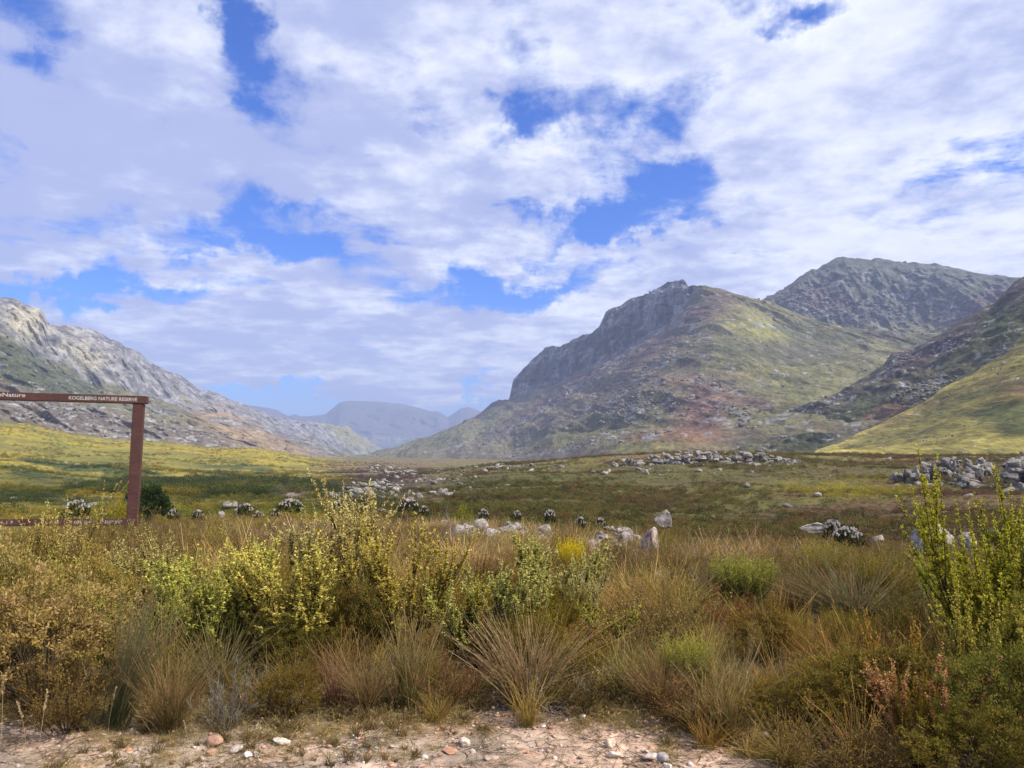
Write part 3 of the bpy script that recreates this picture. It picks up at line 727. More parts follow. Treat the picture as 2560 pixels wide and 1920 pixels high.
def spire_shrub(seed, shoots=70, spread=.75, leafn=62, tip=(.78, .72, .19), inner=(.22, .20, .05), lw=.0100, dead=.12, ls=1.0):
    """upright shrub about 1 m high of wand-like shoots set with small leaves"""
    rng = np.random.default_rng(seed); st = PB(); lf = PB(); nm = 9
    D = updirs(nm, rng, spread * 1.05); P = rng.normal(0, .02, (nm, 3)) * (1, 1, 0); B = np.stack([-D[:, 0] * .25, -D[:, 1] * .25, np.full(nm, .15)], -1) + rng.normal(0, .06, (nm, 3))
    Lm = rng.uniform(.5, .78, nm); mp = curve_paths(P, D, B, Lm, 7); tubes(st, mp, .011, .004, (.045, .035, .025))
    ip = rng.integers(0, nm, shoots); it = rng.integers(2, 7, shoots); SP = mp[ip, it] + rng.normal(0, .008, (shoots, 3))
    out = nrm(np.stack([SP[:, 0], SP[:, 1], np.zeros(shoots)], -1)); d = nrm(out * rng.uniform(0, .55, (shoots, 1)) + np.array([0, 0, 1.]) + rng.normal(0, .17, (shoots, 3)))
    bb = np.array([0, 0, .25]) + rng.normal(0, .1, (shoots, 3)); ln = rng.uniform(.18, .46, shoots) * (1.05 - .3 * (it < 4))
    sp = curve_paths(SP, d, bb, ln, 5); tubes(st, sp, .0035, .0015, (.08, .06, .04))
    # short side twigs on every shoot
    k = 9; tw_i = np.repeat(np.arange(shoots), k); tt = rng.uniform(.15, .85, len(tw_i)); tl = ln[tw_i]
    TP = SP[tw_i] + d[tw_i] * tl[:, None] * tt[:, None] + bb[tw_i] * tl[:, None] * (tt ** 2)[:, None]
    td = nrm(d[tw_i] * 1.0 + rng.normal(0, .5, (len(tw_i), 3)) + (0, 0, .25)); tln = rng.uniform(.025, .075, len(tw_i)) * (1.15 - tt)
    tp = curve_paths(TP, td, np.zeros((len(tw_i), 3)), tln, 2); tubes(st, tp, .0018, .001, (.10, .08, .04))

    def dress(P0, dd, b_, l_, m, lo):
        n = len(P0); ii = np.repeat(np.arange(n), m); t = rng.uniform(lo, 1.04, len(ii)); lp = P0[ii] + dd[ii] * (l_[ii] * t)[:, None] + b_[ii] * (l_[ii] * t * t)[:, None]
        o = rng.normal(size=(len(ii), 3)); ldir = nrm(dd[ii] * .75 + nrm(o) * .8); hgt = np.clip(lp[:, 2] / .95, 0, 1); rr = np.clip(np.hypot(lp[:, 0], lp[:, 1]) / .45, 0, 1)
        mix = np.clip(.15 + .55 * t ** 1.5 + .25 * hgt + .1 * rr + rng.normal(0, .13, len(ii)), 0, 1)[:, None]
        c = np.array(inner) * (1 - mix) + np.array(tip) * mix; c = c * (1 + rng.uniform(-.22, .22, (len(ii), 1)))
        br = rng.uniform(size=len(ii)) < dead; c[br] = np.array((.24, .145, .07)) * rng.uniform(.7, 1.2, (br.sum(), 1))
        leaves(lf, lp, ldir, ls * rng.uniform(.011, .026, len(ii)), lw * rng.uniform(.7, 1.3, len(ii)), c, rng)
    dress(SP, d, bb, ln, int(leafn * 1.5), .2); dress(TP, td, np.zeros_like(td), tln, int(leafn * .32), .1)
    return st, lf


def tuft_bush(seed, clumps=330, col=(.40, .29, .07), col2=(.48, .32, .13), inner=(.09, .06, .018), leafn=34, ll=.025, lw=.0105, flat=.9):
    """dome-shaped bush of small leaf rosettes"""
    rng = np.random.default_rng(seed); st = PB(); lf = PB(); n = clumps
    a = rng.uniform(0, 2 * math.pi, n); u = rng.uniform(-.15, 1, n); rr = .5 * (1 - .45 * rng.uniform(0, 1, n) ** 2.2); s = np.sqrt(1 - np.clip(u, 0, 1) ** 2)
    lump = 1 + .32 * np.sin(a * 3 + seed) * np.cos(u * 4 + seed)
    P = np.stack([np.cos(a) * s * rr * lump, np.sin(a) * s * rr * lump, .42 + np.where(u > 0, u * rr * flat, u * .5) * lump], -1); O = nrm(P - (0, 0, .25))
    nb = 46; pick = rng.integers(0, n, nb); root = rng.normal(0, .03, (nb, 3)) * (1, 1, 0); dd = P[pick] - root; tubes(st, curve_paths(root, dd * .8, dd * .2, 1.0, 4), .006, .002, (.07, .05, .03))
    ii = np.repeat(np.arange(n), leafn); D = nrm(O[ii] * .9 + rng.normal(0, .8, (len(ii), 3)) + (0, 0, .35)); lp = P[ii] + rng.normal(0, .018, (len(ii), 3))
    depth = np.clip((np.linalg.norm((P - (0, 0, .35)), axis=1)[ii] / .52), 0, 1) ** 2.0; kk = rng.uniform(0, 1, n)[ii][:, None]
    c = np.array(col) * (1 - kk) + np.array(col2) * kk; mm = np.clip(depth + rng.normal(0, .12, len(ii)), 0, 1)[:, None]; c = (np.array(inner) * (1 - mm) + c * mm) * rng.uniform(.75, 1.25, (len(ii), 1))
    leaves(lf, lp, D, ll * rng.uniform(.5, 1.4, len(ii)), lw * rng.uniform(.6, 1.2, len(ii)), c, rng)
    return st, lf


def fine_bush(seed, twigs=420, leafn=7, col=(.21, .16, .06), stemc=(.13, .09, .055), spread=1.1, h=1.0, ll=.022, lw=.010):
    """airy bush of thin forked twigs with tiny leaves"""
    rng = np.random.default_rng(seed); st = PB(); lf = PB(); nm = 22
    D = updirs(nm, rng, spread); P = rng.normal(0, .03, (nm, 3)) * (1, 1, 0); B = rng.normal(0, .12, (nm, 3)) + (0, 0, .1); Lm = rng.uniform(.5, .85, nm) * h
    mp = curve_paths(P, D, B, Lm, 7); tubes(st, mp, .006, .002, stemc); ip = rng.integers(0, nm, twigs); it = rng.integers(2, 7, twigs); SP = mp[ip, it]
    d = nrm(D[ip] * .6 + (0, 0, .6) + rng.normal(0, .5, (twigs, 3))); ln = rng.uniform(.08, .24, twigs) * h; bb = rng.normal(0, .15, (twigs, 3)) + (0, 0, .15)
    blades(st, SP, d, bb, ln, .005, cj(stemc, twigs, rng, .3) * 1.4, rng, 2, taper=.5)
    ii = np.repeat(np.arange(twigs), leafn); t = rng.uniform(.3, 1, len(ii)); lp = SP[ii] + d[ii] * (ln[ii] * t)[:, None] + bb[ii] * (ln[ii] * t * t)[:, None]
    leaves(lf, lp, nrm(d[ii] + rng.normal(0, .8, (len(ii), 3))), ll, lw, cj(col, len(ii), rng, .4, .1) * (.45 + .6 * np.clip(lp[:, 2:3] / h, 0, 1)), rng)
    return st, lf


def heath_bush(seed, shoots=380, col=(.33, .33, .06), inner=(.09, .10, .03)):
    """dense bush of feathery upright needled shoots"""
    rng = np.random.default_rng(seed); st = PB(); lf = PB(); D = updirs(shoots, rng, .75); P = D * rng.uniform(.25, .45, (shoots, 1)); P[:, :2] += rng.normal(0, .03, (shoots, 2)); ln = rng.uniform(.3, .52, shoots)
    d = nrm(D * .7 + (0, 0, .8) + rng.normal(0, .12, (shoots, 3))); z0 = np.zeros((shoots, 3)); tubes(st, curve_paths(z0 + rng.normal(0, .02, (shoots, 3)) * (1, 1, 0), P, z0, 1.0, 3)[:60], .005, .003, (.08, .06, .04))
    m = 26; ii = np.repeat(np.arange(shoots), m); t = rng.uniform(0, 1, len(ii)); lp = P[ii] + d[ii] * (ln[ii] * t)[:, None]
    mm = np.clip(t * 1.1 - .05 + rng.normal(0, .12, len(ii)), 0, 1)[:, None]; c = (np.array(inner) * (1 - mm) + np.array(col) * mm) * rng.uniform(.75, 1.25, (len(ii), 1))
    leaves(lf, lp, nrm(d[ii] + rng.normal(0, .5, (len(ii), 3))),   .032, .010, c, rng)
    return st, lf


def reed_tuft(seed, n=330, spread=.5, col=(.20, .16, .06), tip=(.42, .32, .15), green=.25, h=1.0, lean=(0, 0), heads=.35, w=.007):
    rng = np.random.default_rng(seed); b = PB(); P = rng.normal(0, .055, (n, 3)) * (1, 1, 0); D = updirs(n, rng, spread) + np.array([lean[0], lean[1], 0]); D = nrm(D)
    B = np.stack([D[:, 0] * .35, D[:, 1] * .35, -np.abs(rng.normal(.10, .12, n))], -1) + rng.normal(0, .17, (n, 3)) * rng.uniform(.2, 1.3, (n, 1)); ln = rng.uniform(.35, 1.0, n) * h
    c = cj(col, n, rng, .35); g = rng.uniform(size=n) < green; c[g] = cj((.10, .125, .05), g.sum(), rng); tc_ = cj(tip, n, rng, .35); tc_[g] = cj((.16, .18, .07), g.sum(), rng)
    blades(b, P, D, B, ln, w, c * .8, rng, 4, tc_, taper=.6)
    hd = np.where(rng.uniform(size=n) < heads)[0]; k = 5; ii = np.repeat(hd, k); t = rng.uniform(.82, 1.0, len(ii)); lp = P[ii] + D[ii] * (ln[ii] * t)[:, None] + B[ii] * (ln[ii] * t * t)[:, None]
    leaves(b, lp, nrm(D[ii] + rng.normal(0, .35, (len(ii), 3))), .026, .006, cj((.27, .17, .09), len(ii), rng, .35), rng)
    return b


def dry_grass(seed, n=150, spread=1.0, col=(.22, .18, .075), tip=(.46, .38, .19), h=.6, w=.0075, heads=.2):
    rng = np.random.default_rng(seed); b = PB(); P = rng.normal(0, .07, (n, 3)) * (1, 1, 0); D = updirs(n, rng, spread); ln = rng.uniform(.35, 1.0, n) * h
    B = np.stack([D[:, 0] * .5, D[:, 1] * .5, -np.abs(rng.normal(.24, .2, n))], -1) + rng.normal(0, .2, (n, 3)); blades(b, P, D, B, ln, w, cj(col, n, rng, .4) * .75, rng, 4, cj(tip, n, rng, .4), taper=.7)
    hd = np.where(rng.uniform(size=n) < heads)[0]; ii = np.repeat(hd, 7); t = rng.uniform(.85, 1.03, len(ii)); lp = P[ii] + D[ii] * (ln[ii] * t)[:, None] + B[ii] * (ln[ii] * t * t)[:, None]
    leaves(b, lp, nrm(D[ii] + rng.normal(0, .3, (len(ii), 3))), .02, .006, cj((.42, .33, .19), len(ii), rng, .3), rng)
    return b


def dead_twigs(seed, n0=6, depth=4, col=(.30, .27, .24), r=.012, spread=.9, L0=.34):
    rng = np.random.default_rng(seed); b = PB(); D = updirs(n0, rng, spread); P = np.zeros((n0, 3)); rr = np.full(n0, r); ln = np.full(n0, L0) * rng.uniform(.7, 1.2, n0)
    for k in range(depth):
        B = rng.normal(0, .22, D.shape); tubes(b, curve_paths(P, D, B, ln, 4), rr, rr * .6, np.array(col) * rng.uniform(.7, 1.15))
        E = P + D * ln[:, None] + B * ln[:, None]; m = 3; i = np.repeat(np.arange(len(P)), m); D = nrm(D[i] + B[i] + rng.normal(0, .55, (len(i), 3))); P = E[i]; rr = rr[i] * .58; ln = ln[i] * rng.uniform(.5, .85, len(i))
    return b


def flower_bush(seed, heads=60, foliage=(.022, .034, .014), headc=(.80, .74, .70)):
    """dark leafy bush topped with pale flower heads"""
    rng = np.random.default_rng(seed); st, lf = tuft_bush(seed, 230, foliage, tuple(1.5 * x for x in foliage), tuple(.5 * x for x in foliage), 14, .055, .02, 1.0)
    for q in (lf,): q.V = [v * (1, 1, .62) + (0, 0, .55) for v in q.V]
    fl = PB(); a = rng.uniform(0, 2 * math.pi, heads); u = rng.uniform(.4, 1, heads); s = np.sqrt(1 - u * u); P = np.stack([np.cos(a) * s * .5, np.sin(a) * s * .5, .84 + u * .30], -1)
    ii = np.repeat(np.arange(heads), 26); D = nrm(rng.normal(0, 1, (len(ii), 3)) + (0, 0, .9)); leaves(fl, P[ii], D,   .042, .022, cj(headc, len(ii), rng, .15, .05), rng)
    return st, lf, fl


def clump(seed, n=46, col=(1, 1, 1), size=.12, h=.55):
    """low-cost bush clump for the middle distance, 1 m wide"""
    rng = np.random.default_rng(seed); b = PB(); a = rng.uniform(0, 2 * math.pi, n); u = rng.uniform(-.1, 1, n); s = np.sqrt(1 - np.clip(u, 0, 1) ** 2); k = rng.uniform(.55, 1, n)
    P = np.stack([np.cos(a) * s * .5 * k, np.sin(a) * s * .5 * k, h * u * k], -1); D = nrm(P + (0, 0, .25) + rng.normal(0, .25, (n, 3))); c = np.ones((n, 3)) * (.55 + .5 * np.clip(k * u + .1, 0, 1))[:, None] * rng.uniform(.75, 1.25, (n, 1))
    leaves(b, P, D, size * rng.uniform(.8, 1.6, n), size * .8, np.clip(c, 0, 1.4), rng); return b


# ------------------------------------------------------------------ rocks
def ico(sub):
    import bmesh
    bm = bmesh.new(); bmesh.ops.create_icosphere(bm, subdivisions=sub, radius=1.0); V = np.array([v.co[:] for v in bm.verts]); Fc = np.array([[v.index for v in f.verts] for f in bm.faces]); bm.free(); return V, Fc


ICO = {k: ico(k) for k in (1, 2, 3, 4)}


def rock_mesh(name, seed, sub=3, cuts=9, rough_=.10, box=0.0):
    rng = np.random.default_rng(seed); V, Fc = ICO[sub]; V = V.copy()
    if box: V = np.sign(V) * np.abs(V) ** (1 - box); V = V / np.abs(V).max()
    for _ in range(cuts):
        n = rng.normal(size=3); n /= np.linalg.norm(n); d = rng.uniform(.5, .85); ex = np.maximum(0, V @ n - d); V = V - ex[:, None] * n
    f = fbm(V[:, 0] * 2.2 + seed, V[:, 1] * 2.2, V[:, 2] * 2.2, o=4, s=seed); V = V * (1 + (f - .5)[:, None] * rough_ * 3.2)
    ledge = fbm(V[:, 0] * 1.1, V[:, 2] * 7 + seed, o=3, s=seed + 5); V[:, :2] *= (1 + (ledge - .5) * rough_ * 1.8)[:, None]
    return mesh_np(name, V, Fc, None, sub >= 4)


ROCKS = [rock_mesh('boulder', 300 + i, 4, 10, .11, .25) for i in range(5)]
SLABS = [rock_mesh('stone', 320 + i, 3, 11, .055, .6) for i in range(6)]
SMALL = [rock_mesh('small_stone', 340 + i, 2, 8, .07, .1) for i in range(5)]
for m_ in ROCKS + SLABS: m_.materials.append(MROCK)


def gn_scatter(name, meshes, X, Y, Z, rot, scl, idx, tint, **props):
    """one object that instances meshes on points (geometry nodes)"""
    src = bpy.data.collections.new(name + '_source')
    for i, m_ in enumerate(meshes):
        o = bpy.data.objects.new('%s_piece_%02d' % (name, i), m_); src.objects.link(o)
    n = len(X); me = bpy.data.meshes.new(name); me.vertices.add(n); me.vertices.foreach_set('co', np.stack([X, Y, Z], -1).astype(np.float32).ravel())
    a = me.attributes.new('rot', 'FLOAT_VECTOR', 'POINT'); a.data.foreach_set('vector', rot.astype(np.float32).ravel())
    a = me.attributes.new('scl', 'FLOAT_VECTOR', 'POINT'); a.data.foreach_set('vector', scl.astype(np.float32).ravel())
    a = me.attributes.new('idx', 'INT', 'POINT'); a.data.foreach_set('value', idx.astype(np.int32))
    c = np.ones((n, 4), np.float32); c[:, :3] = tint; a = me.attributes.new('tint', 'FLOAT_COLOR', 'POINT'); a.data.foreach_set('color', c.ravel())
    o = link(name, me, None, kind='stuff', **props)
    g = bpy.data.node_groups.new(name, 'GeometryNodeTree'); g.interface.new_socket('Geometry', in_out='INPUT', socket_type='NodeSocketGeometry'); g.interface.new_socket('Geometry', in_out='OUTPUT', socket_type='NodeSocketGeometry')
    gi = g.nodes.new('NodeGroupInput'); go = g.nodes.new('NodeGroupOutput'); ip = g.nodes.new('GeometryNodeInstanceOnPoints'); ci = g.nodes.new('GeometryNodeCollectionInfo')
    ci.inputs['Collection'].default_value = src; ci.inputs['Separate Children'].default_value = True; ci.inputs['Reset Children'].default_value = True
    def na(nm, t):
        k = g.nodes.new('GeometryNodeInputNamedAttribute'); k.data_type = t; k.inputs[0].default_value = nm; return k.outputs[0]
    mv = g.nodes.new('GeometryNodeMeshToPoints'); g.links.new(gi.outputs[0], mv.inputs[0]); g.links.new(mv.outputs[0], ip.inputs['Points']); g.links.new(ci.outputs[0], ip.inputs['Instance'])
    ip.inputs['Pick Instance'].default_value = True; g.links.new(na('idx', 'INT'), ip.inputs['Instance Index']); g.links.new(na('rot', 'FLOAT_VECTOR'), ip.inputs['Rotation']); g.links.new(na('scl', 'FLOAT_VECTOR'), ip.inputs['Scale'])
    g.links.new(ip.outputs[0], go.inputs[0]); md = o.modifiers.new('scatter', 'NODES'); md.node_group = g
    return o


def wedge(n, r0, r1, rng, half=41, power=None):
    """points spread evenly in the logarithm of distance"""
    r = np.exp(rng.uniform(math.log(r0), math.log(r1), n)) if power is None else (rng.uniform(r0 ** power, r1 ** power, n)) ** (1 / power)
    a = np.radians(rng.uniform(-half, half, n)); return r * np.sin(a), r * np.cos(a), r


# ---- cover of the middle distance: low bushes
CL = [clump(400 + i, 170, size=.062, h=.5) for i in range(5)]; CLM = [c.mesh('clump') for c in CL]
for m_ in CLM: m_.materials.append(MFOLI)
rng = np.random.default_rng(5)
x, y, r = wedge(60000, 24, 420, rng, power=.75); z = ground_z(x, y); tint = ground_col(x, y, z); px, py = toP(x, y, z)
nn = fbm(x / 6, y / 6, o=4, s=33); pat = fbm(x / 22, y / 22, o=4, s=36); keep = (nn * .5 + pat * .5 > np.where(px < 900, .42, .40)) | (blob(px, py, 500, 1222, 360, 24) > .4); nn = pat; keep = keep & ~((blob(px, py, 725, 1238, 26, 6) > .3))
x, y, r, z, tint, px, py, nn = [q[keep] for q in (x, y, r, z, tint, px, py, nn)]; n = len(x)
tint = tint * rng.uniform(.75, 1.3, (n, 1)) * (1 + rng.uniform(-.12, .12, (n, 3))); gsel = rng.uniform(size=n) < .12; tint[gsel] = tint[gsel] * (1.12, 1.1, .9)
size = rng.uniform(.4, 1.35, n) * (.5 + .9 * sstep(.40, .62, nn)) * np.where(rng.uniform(size=n) < .05, 1.5, 1.0) * (1 + .9 * (blob(px, py, 500, 1222, 360, 24) > .35)) * (.6 + .4 * sstep(24, 60, r)) * (1 + .5 * sstep(150, 400, r))
x2, y2, r2 = wedge(26000, 380, 1000, rng, half=40, power=1.0); z2 = ground_z(x2, y2); t2 = ground_col(x2, y2, z2) * rng.uniform(.7, 1.35, (26000, 1)); s2 = rng.uniform(.8, 2.6, 26000)
k = fbm(x2 / 30, y2 / 30, o=4, s=35) > .47; x, y, z, tint, size = [np.concatenate([a_, b_[k]]) for a_, b_ in ((x, x2), (y, y2), (z, z2), (tint, t2), (size, s2))]; n = len(x)
pxq, pyq = toP(x, y, z); belt = (blob(pxq, pyq, 500, 1222, 360, 22) > .45) & (np.hypot(x, y) < 420); yel = (blob(pxq, pyq, 2130, 1222, 170, 26) > .4) & (rng.uniform(size=n) < .5)
size = np.minimum(size, .38 + np.hypot(x, y) / 130); big = rng.uniform(size=n) < .03; size[big] = rng.uniform(.9, 2.1, big.sum()) * np.minimum(1, np.hypot(x, y)[big] / 60); tint[big] = lerp((.06, .075, .022), (.17, .16, .04), rng.uniform(size=big.sum())); size[belt] *= 1.9; tint[belt] = tint[belt] * .5 + np.array(DG) * .5; size[yel] *= 1.5; tint[yel] = np.array((.42, .36, .05)) * rng.uniform(.7, 1.2, (yel.sum(), 1))
dk_ = (pxq > 850) & (rng.uniform(size=n) < .25) & ~yel; tint[dk_] *= .45; rs_ = (pxq > 1400) & (rng.uniform(size=n) < .2) & ~yel; tint[rs_] = np.array((.22, .12, .05)) * rng.uniform(.7, 1.2, (rs_.sum(), 1))
gn_scatter('low_heath', CLM, x, y, z - .04, np.stack([rng.normal(0, .1, n), rng.normal(0, .1, n), rng.uniform(0, 6.28, n)], -1), np.stack([size, size, size * rng.uniform(.7, 1.2, n)], -1), rng.integers(0, 5, n), tint,
           label='low olive and brown heath covering the valley floor beyond the near bank', category='heath')

# ---- loose rocks: on the slopes and in the middle distance
SMR = [rock_mesh('loose_rock', 360 + i, 1, 4, .1, .2) for i in range(6)]
for m_ in SMR: m_.materials.append(MROCKI)


def rocks_on(G, n, masks, smin, smax, rng, power=2.4, spread=.25):
    P, Q = G['P'][:G['nrow']], G['Q'][:G['nrow']]
    w = np.full(P.shape, 0.0)
    for (cx, cy, hw, hh, an, wt) in masks: w = np.maximum(w, wt * blob(P, Q, cx, cy, hw, hh, an))
    w = w * (fbm(P / 9, Q / 6, o=3, s=201) > .42) + .012 * (P > -60) * (P < 2620)
    w = (w * (G['T'][:G['nrow']] > .25)).ravel(); i = rng.choice(len(w), n, p=w / w.sum()); g = [G[k][:G['nrow']].ravel()[i] for k in 'xyz']
    s = .62 * smin * (smax / smin) ** (rng.uniform(size=n) ** power)
    return g[0] + rng.normal(0, 2, n), g[1] + rng.normal(0, 2, n), g[2] + s * .1, s


def scatter_rocks(name, sets, label):
    X, Y, Z, S = [np.concatenate(q) for q in zip(*sets)]; n = len(X); rng = np.random.default_rng(77)
    sc = np.stack([S * rng.uniform(.8, 1.5, n), S * rng.uniform(.7, 1.2, n), S * rng.uniform(.4, 1.0, n)], -1); tint = np.array((.66, .65, .63)) * rng.uniform(.6, 1.3, (n, 1))
    gn_scatter(name, SMR, X, Y, Z, np.stack([rng.normal(0, .3, n), rng.normal(0, .3, n), rng.uniform(0, 6.28, n)], -1), sc, rng.integers(0, 6, n), tint, label=label, category='rocks')


rg = np.random.default_rng(78)
scatter_rocks('slope_rocks', [
    rocks_on(RM, 3800, [(1420, 985, 90, 12, -32, 1), (1590, 1020, 65, 26, -20, 2), (1670, 1000, 45, 22, 20, 1.5), (1660, 900, 45, 14, -25, 1.2), (1745, 825, 36, 18, -20, 1), (1500, 930, 120, 10, -32, .6), (1850, 1040, 40, 16, 25, 1), (1760, 960, 50, 10, 10, .7), (1300, 1060, 170, 9, -30, .5), (1380, 1120, 200, 10, -8, .6), (1520, 1080, 50, 9, 0, .6), (1950, 800, 30, 10, 0, .4)], 1.5, 8, rg),
    rocks_on(PK_, 900, [(2150, 785, 75, 26, 10, 1), (2250, 770, 40, 16, 0, .7), (2370, 770, 60, 16, 10, .7), (2010, 765, 40, 26, 60, .7)], 3, 13, rg),
    rocks_on(SP_, 1900, [(2500, 880, 70, 12, -52, 1.5), (2240, 905, 40, 14, -30, .8), (2380, 870, 50, 20, -20, .8), (2260, 980, 22, 26, 60, 1), (2330, 960, 60, 22, -30, 1.2), (2080, 1000, 80, 7, -28, .8), (2050, 1030, 80, 7, -30, .7), (1975, 1085, 40, 9, -30, .6)], .8, 4.2, rg),
    rocks_on(SL_, 260, [(2380, 990, 120, 8, -25, 1), (2340, 1095, 50, 8, 0, 1), (2500, 930, 60, 18, -20, 1)], .35, 1.5, rg),
    rocks_on(LM, 2600, [(180, 1040, 180, 30, 20, 1.2), (60, 1040, 130, 14, 5, 1), (440, 1080, 160, 18, 16, .8), (500, 1060, 130, 10, 20, .5), (760, 1100, 110, 8, 18, .5)], 1.2, 6, rg)],
    'pale grey boulders strewn over the mountain slopes')

rng = np.random.default_rng(91)
x, y, r = wedge(9000, 40, 420, rng, power=.8); z = ground_z(x, y); px, py = toP(x, y, z)
w = .9 * blob(px, py, 950, 1228, 120, 16) + .9 * blob(px, py, 1010, 1190, 110, 9, 8) + .6 * blob(px, py, 1250, 1172, 80, 8) + .3 * blob(px, py, 1560, 1180, 300, 14) + .015
k = rng.uniform(size=len(x)) < w; x, y, r, z = x[k], y[k], r[k], z[k]; n = len(x); s = .12 * 5 ** (rng.uniform(size=n) ** 1.8) * (1 + r / 250)
gn_scatter('field_rocks', SMR, x, y, z + s * .25, np.stack([rng.normal(0, .3, n), rng.normal(0, .3, n), rng.uniform(0, 6.28, n)], -1), np.stack([s * 1.3, s, s * .8], -1), rng.integers(0, 6, n), np.array((.85, .83, .8)) * rng.uniform(.6, 1.3, (n, 1)),
           label='small pale rocks scattered through the heath of the valley floor', category='rocks')


# ------------------------------------------------------------------ rock outcrops
def pt(px, r):
    az = math.atan((px - 1280) / F * math.cos(PITCH)); x, y = r * math.sin(az), r * math.cos(az); return x, y, float(ground_z(x, y))


def zat(px, py, r): return float(U(px, py, r)[2])


def outcrop(label, px0, px1, r, tops, n, wpx, seed, meshes=SLABS, tall=1.0, tint=(.88, .87, .84), group='rock outcrops on the far side of the heath'):
    """a thing made of many fractured blocks; tops: [(px, py_top, py_bottom)]"""
    rng = np.random.default_rng(seed); cx, cy, cz = pt((px0 + px1) / 2, r); root = link('rock_outcrop', None, label=label, category='rock outcrop', group=group); root.location = (cx, cy, cz)
    tp = np.array(tops, float); m = r / F
    for i in range(int(n * 1.5)):
        px = rng.uniform(px0, px1); rr = r * (1 + rng.uniform(-.02, .02)); yt = np.interp(px, tp[:, 0], tp[:, 1]); yb = np.interp(px, tp[:, 0], tp[:, 2])
        k = rng.uniform(); yb = max(yb, float(toP(*[np.array(q) for q in pt(px, r)])[1])); yc = yb + (yt - yb) * k; rr += (k - .5) * (2 + r * .03); x, y, _ = pt(px, rr); z = zat(px, yc, rr); w = wpx * m * .5 * (.35 + 1.7 * rng.uniform() ** 1.6)
        g = float(ground_z(x, y)); h = w * rng.uniform(.6, 1.1) * tall
        if k < .35: z = min(z, g + h * .3)
        z = max(z - h * .75, g - h * .2)
        o = link('stone', meshes[i % len(meshes)], None, root); o.location = (x - cx, y - cy, z - cz); o.scale = (w, w * rng.uniform(.7, 1.2), h); o.rotation_euler = (rng.normal(0, .12), rng.normal(0, .12), rng.uniform(-.5, .5)); t = rng.uniform(.6, 1.2); o.color = (tint[0] * t, tint[1] * t, tint[2] * t, 1)
    return root


outcrop('grey outcrop of upright fractured blocks above the yellow-leaved heath on the right', 2228, 2475, 170, [(2228, 1184, 1192), (2290, 1160, 1188), (2350, 1142, 1184), (2385, 1140, 1176), (2400, 1150, 1178), (2420, 1140, 1172), (2450, 1138, 1172), (2475, 1165, 1178)], 125, 14, 1, tall=1.25)
outcrop('grey outcrop cut by the right edge, stepping down towards the heath', 2512, 2680, 160, [(2512, 1150, 1190), (2560, 1122, 1200), (2680, 1130, 1200)], 70, 22, 2, tall=1.1)
outcrop('long low grey outcrop on the crest under the brown mountain slope', 1620, 1880, 250, [(1620, 1138, 1152), (1680, 1124, 1160), (1760, 1124, 1158), (1840, 1128, 1164), (1880, 1130, 1160)], 110, 13, 3, tall=.8)
outcrop('broken low outcrop between the long one and the upright blocks', 1860, 1995, 245, [(1860, 1130, 1150), (1910, 1130, 1152), (1950, 1142, 1166), (1995, 1150, 1172)], 55, 13, 4, tall=.8)
outcrop('small pair of pale rock heaps left of the long low outcrop', 1528, 1610, 255, [(1528, 1142, 1152), (1570, 1138, 1158), (1610, 1138, 1150)], 26, 11, 5, tall=.8)
outcrop('loose bank of pale rocks beside the dark green valley bushes', 855, 1000, 175, [(855, 1222, 1240), (900, 1206, 1238), (960, 1194, 1236), (1000, 1202, 1236)], 55, 11, 6, tall=.6)
outcrop('thin line of pale rocks running down from the mountain foot', 920, 1090, 330, [(920, 1160, 1168), (1000, 1164, 1176), (1050, 1176, 1190), (1090, 1184, 1196)], 60, 10, 7, tall=.6)
outcrop('low scatter of pale rocks on the heath crest below the mountain shoulder', 1205, 1330, 300, [(1205, 1168, 1180), (1260, 1162, 1178), (1330, 1170, 1182)], 36, 9, 8, tall=.6)
outcrop('squat stone heap just below the broken outcrop', 2395, 2440, 140, [(2395, 1182, 1190), (2440, 1184, 1192)], 7, 16, 9, tall=.7)


def boulder(label, px, ptop, pbot, wpx, r, seed, group='boulders among the near heath', tint=(1, 1, 1), rz=0.0, dep=.8, nz=1.0):
    m = r / F; x, y, g = pt(px, r); zt, zb = zat(px, ptop, r), zat(px, pbot, r); o = link('boulder', ROCKS[seed % 5], None, label=label, category='rock', group=group)
    h = (zt - zb) * .5; o.location = (x, y, (zt + zb) / 2); o.scale = (wpx * m * .56, wpx * m * .5 * dep, h * 1.15); o.rotation_euler = (0, 0, rz); o.color = (*tint, 1); return o


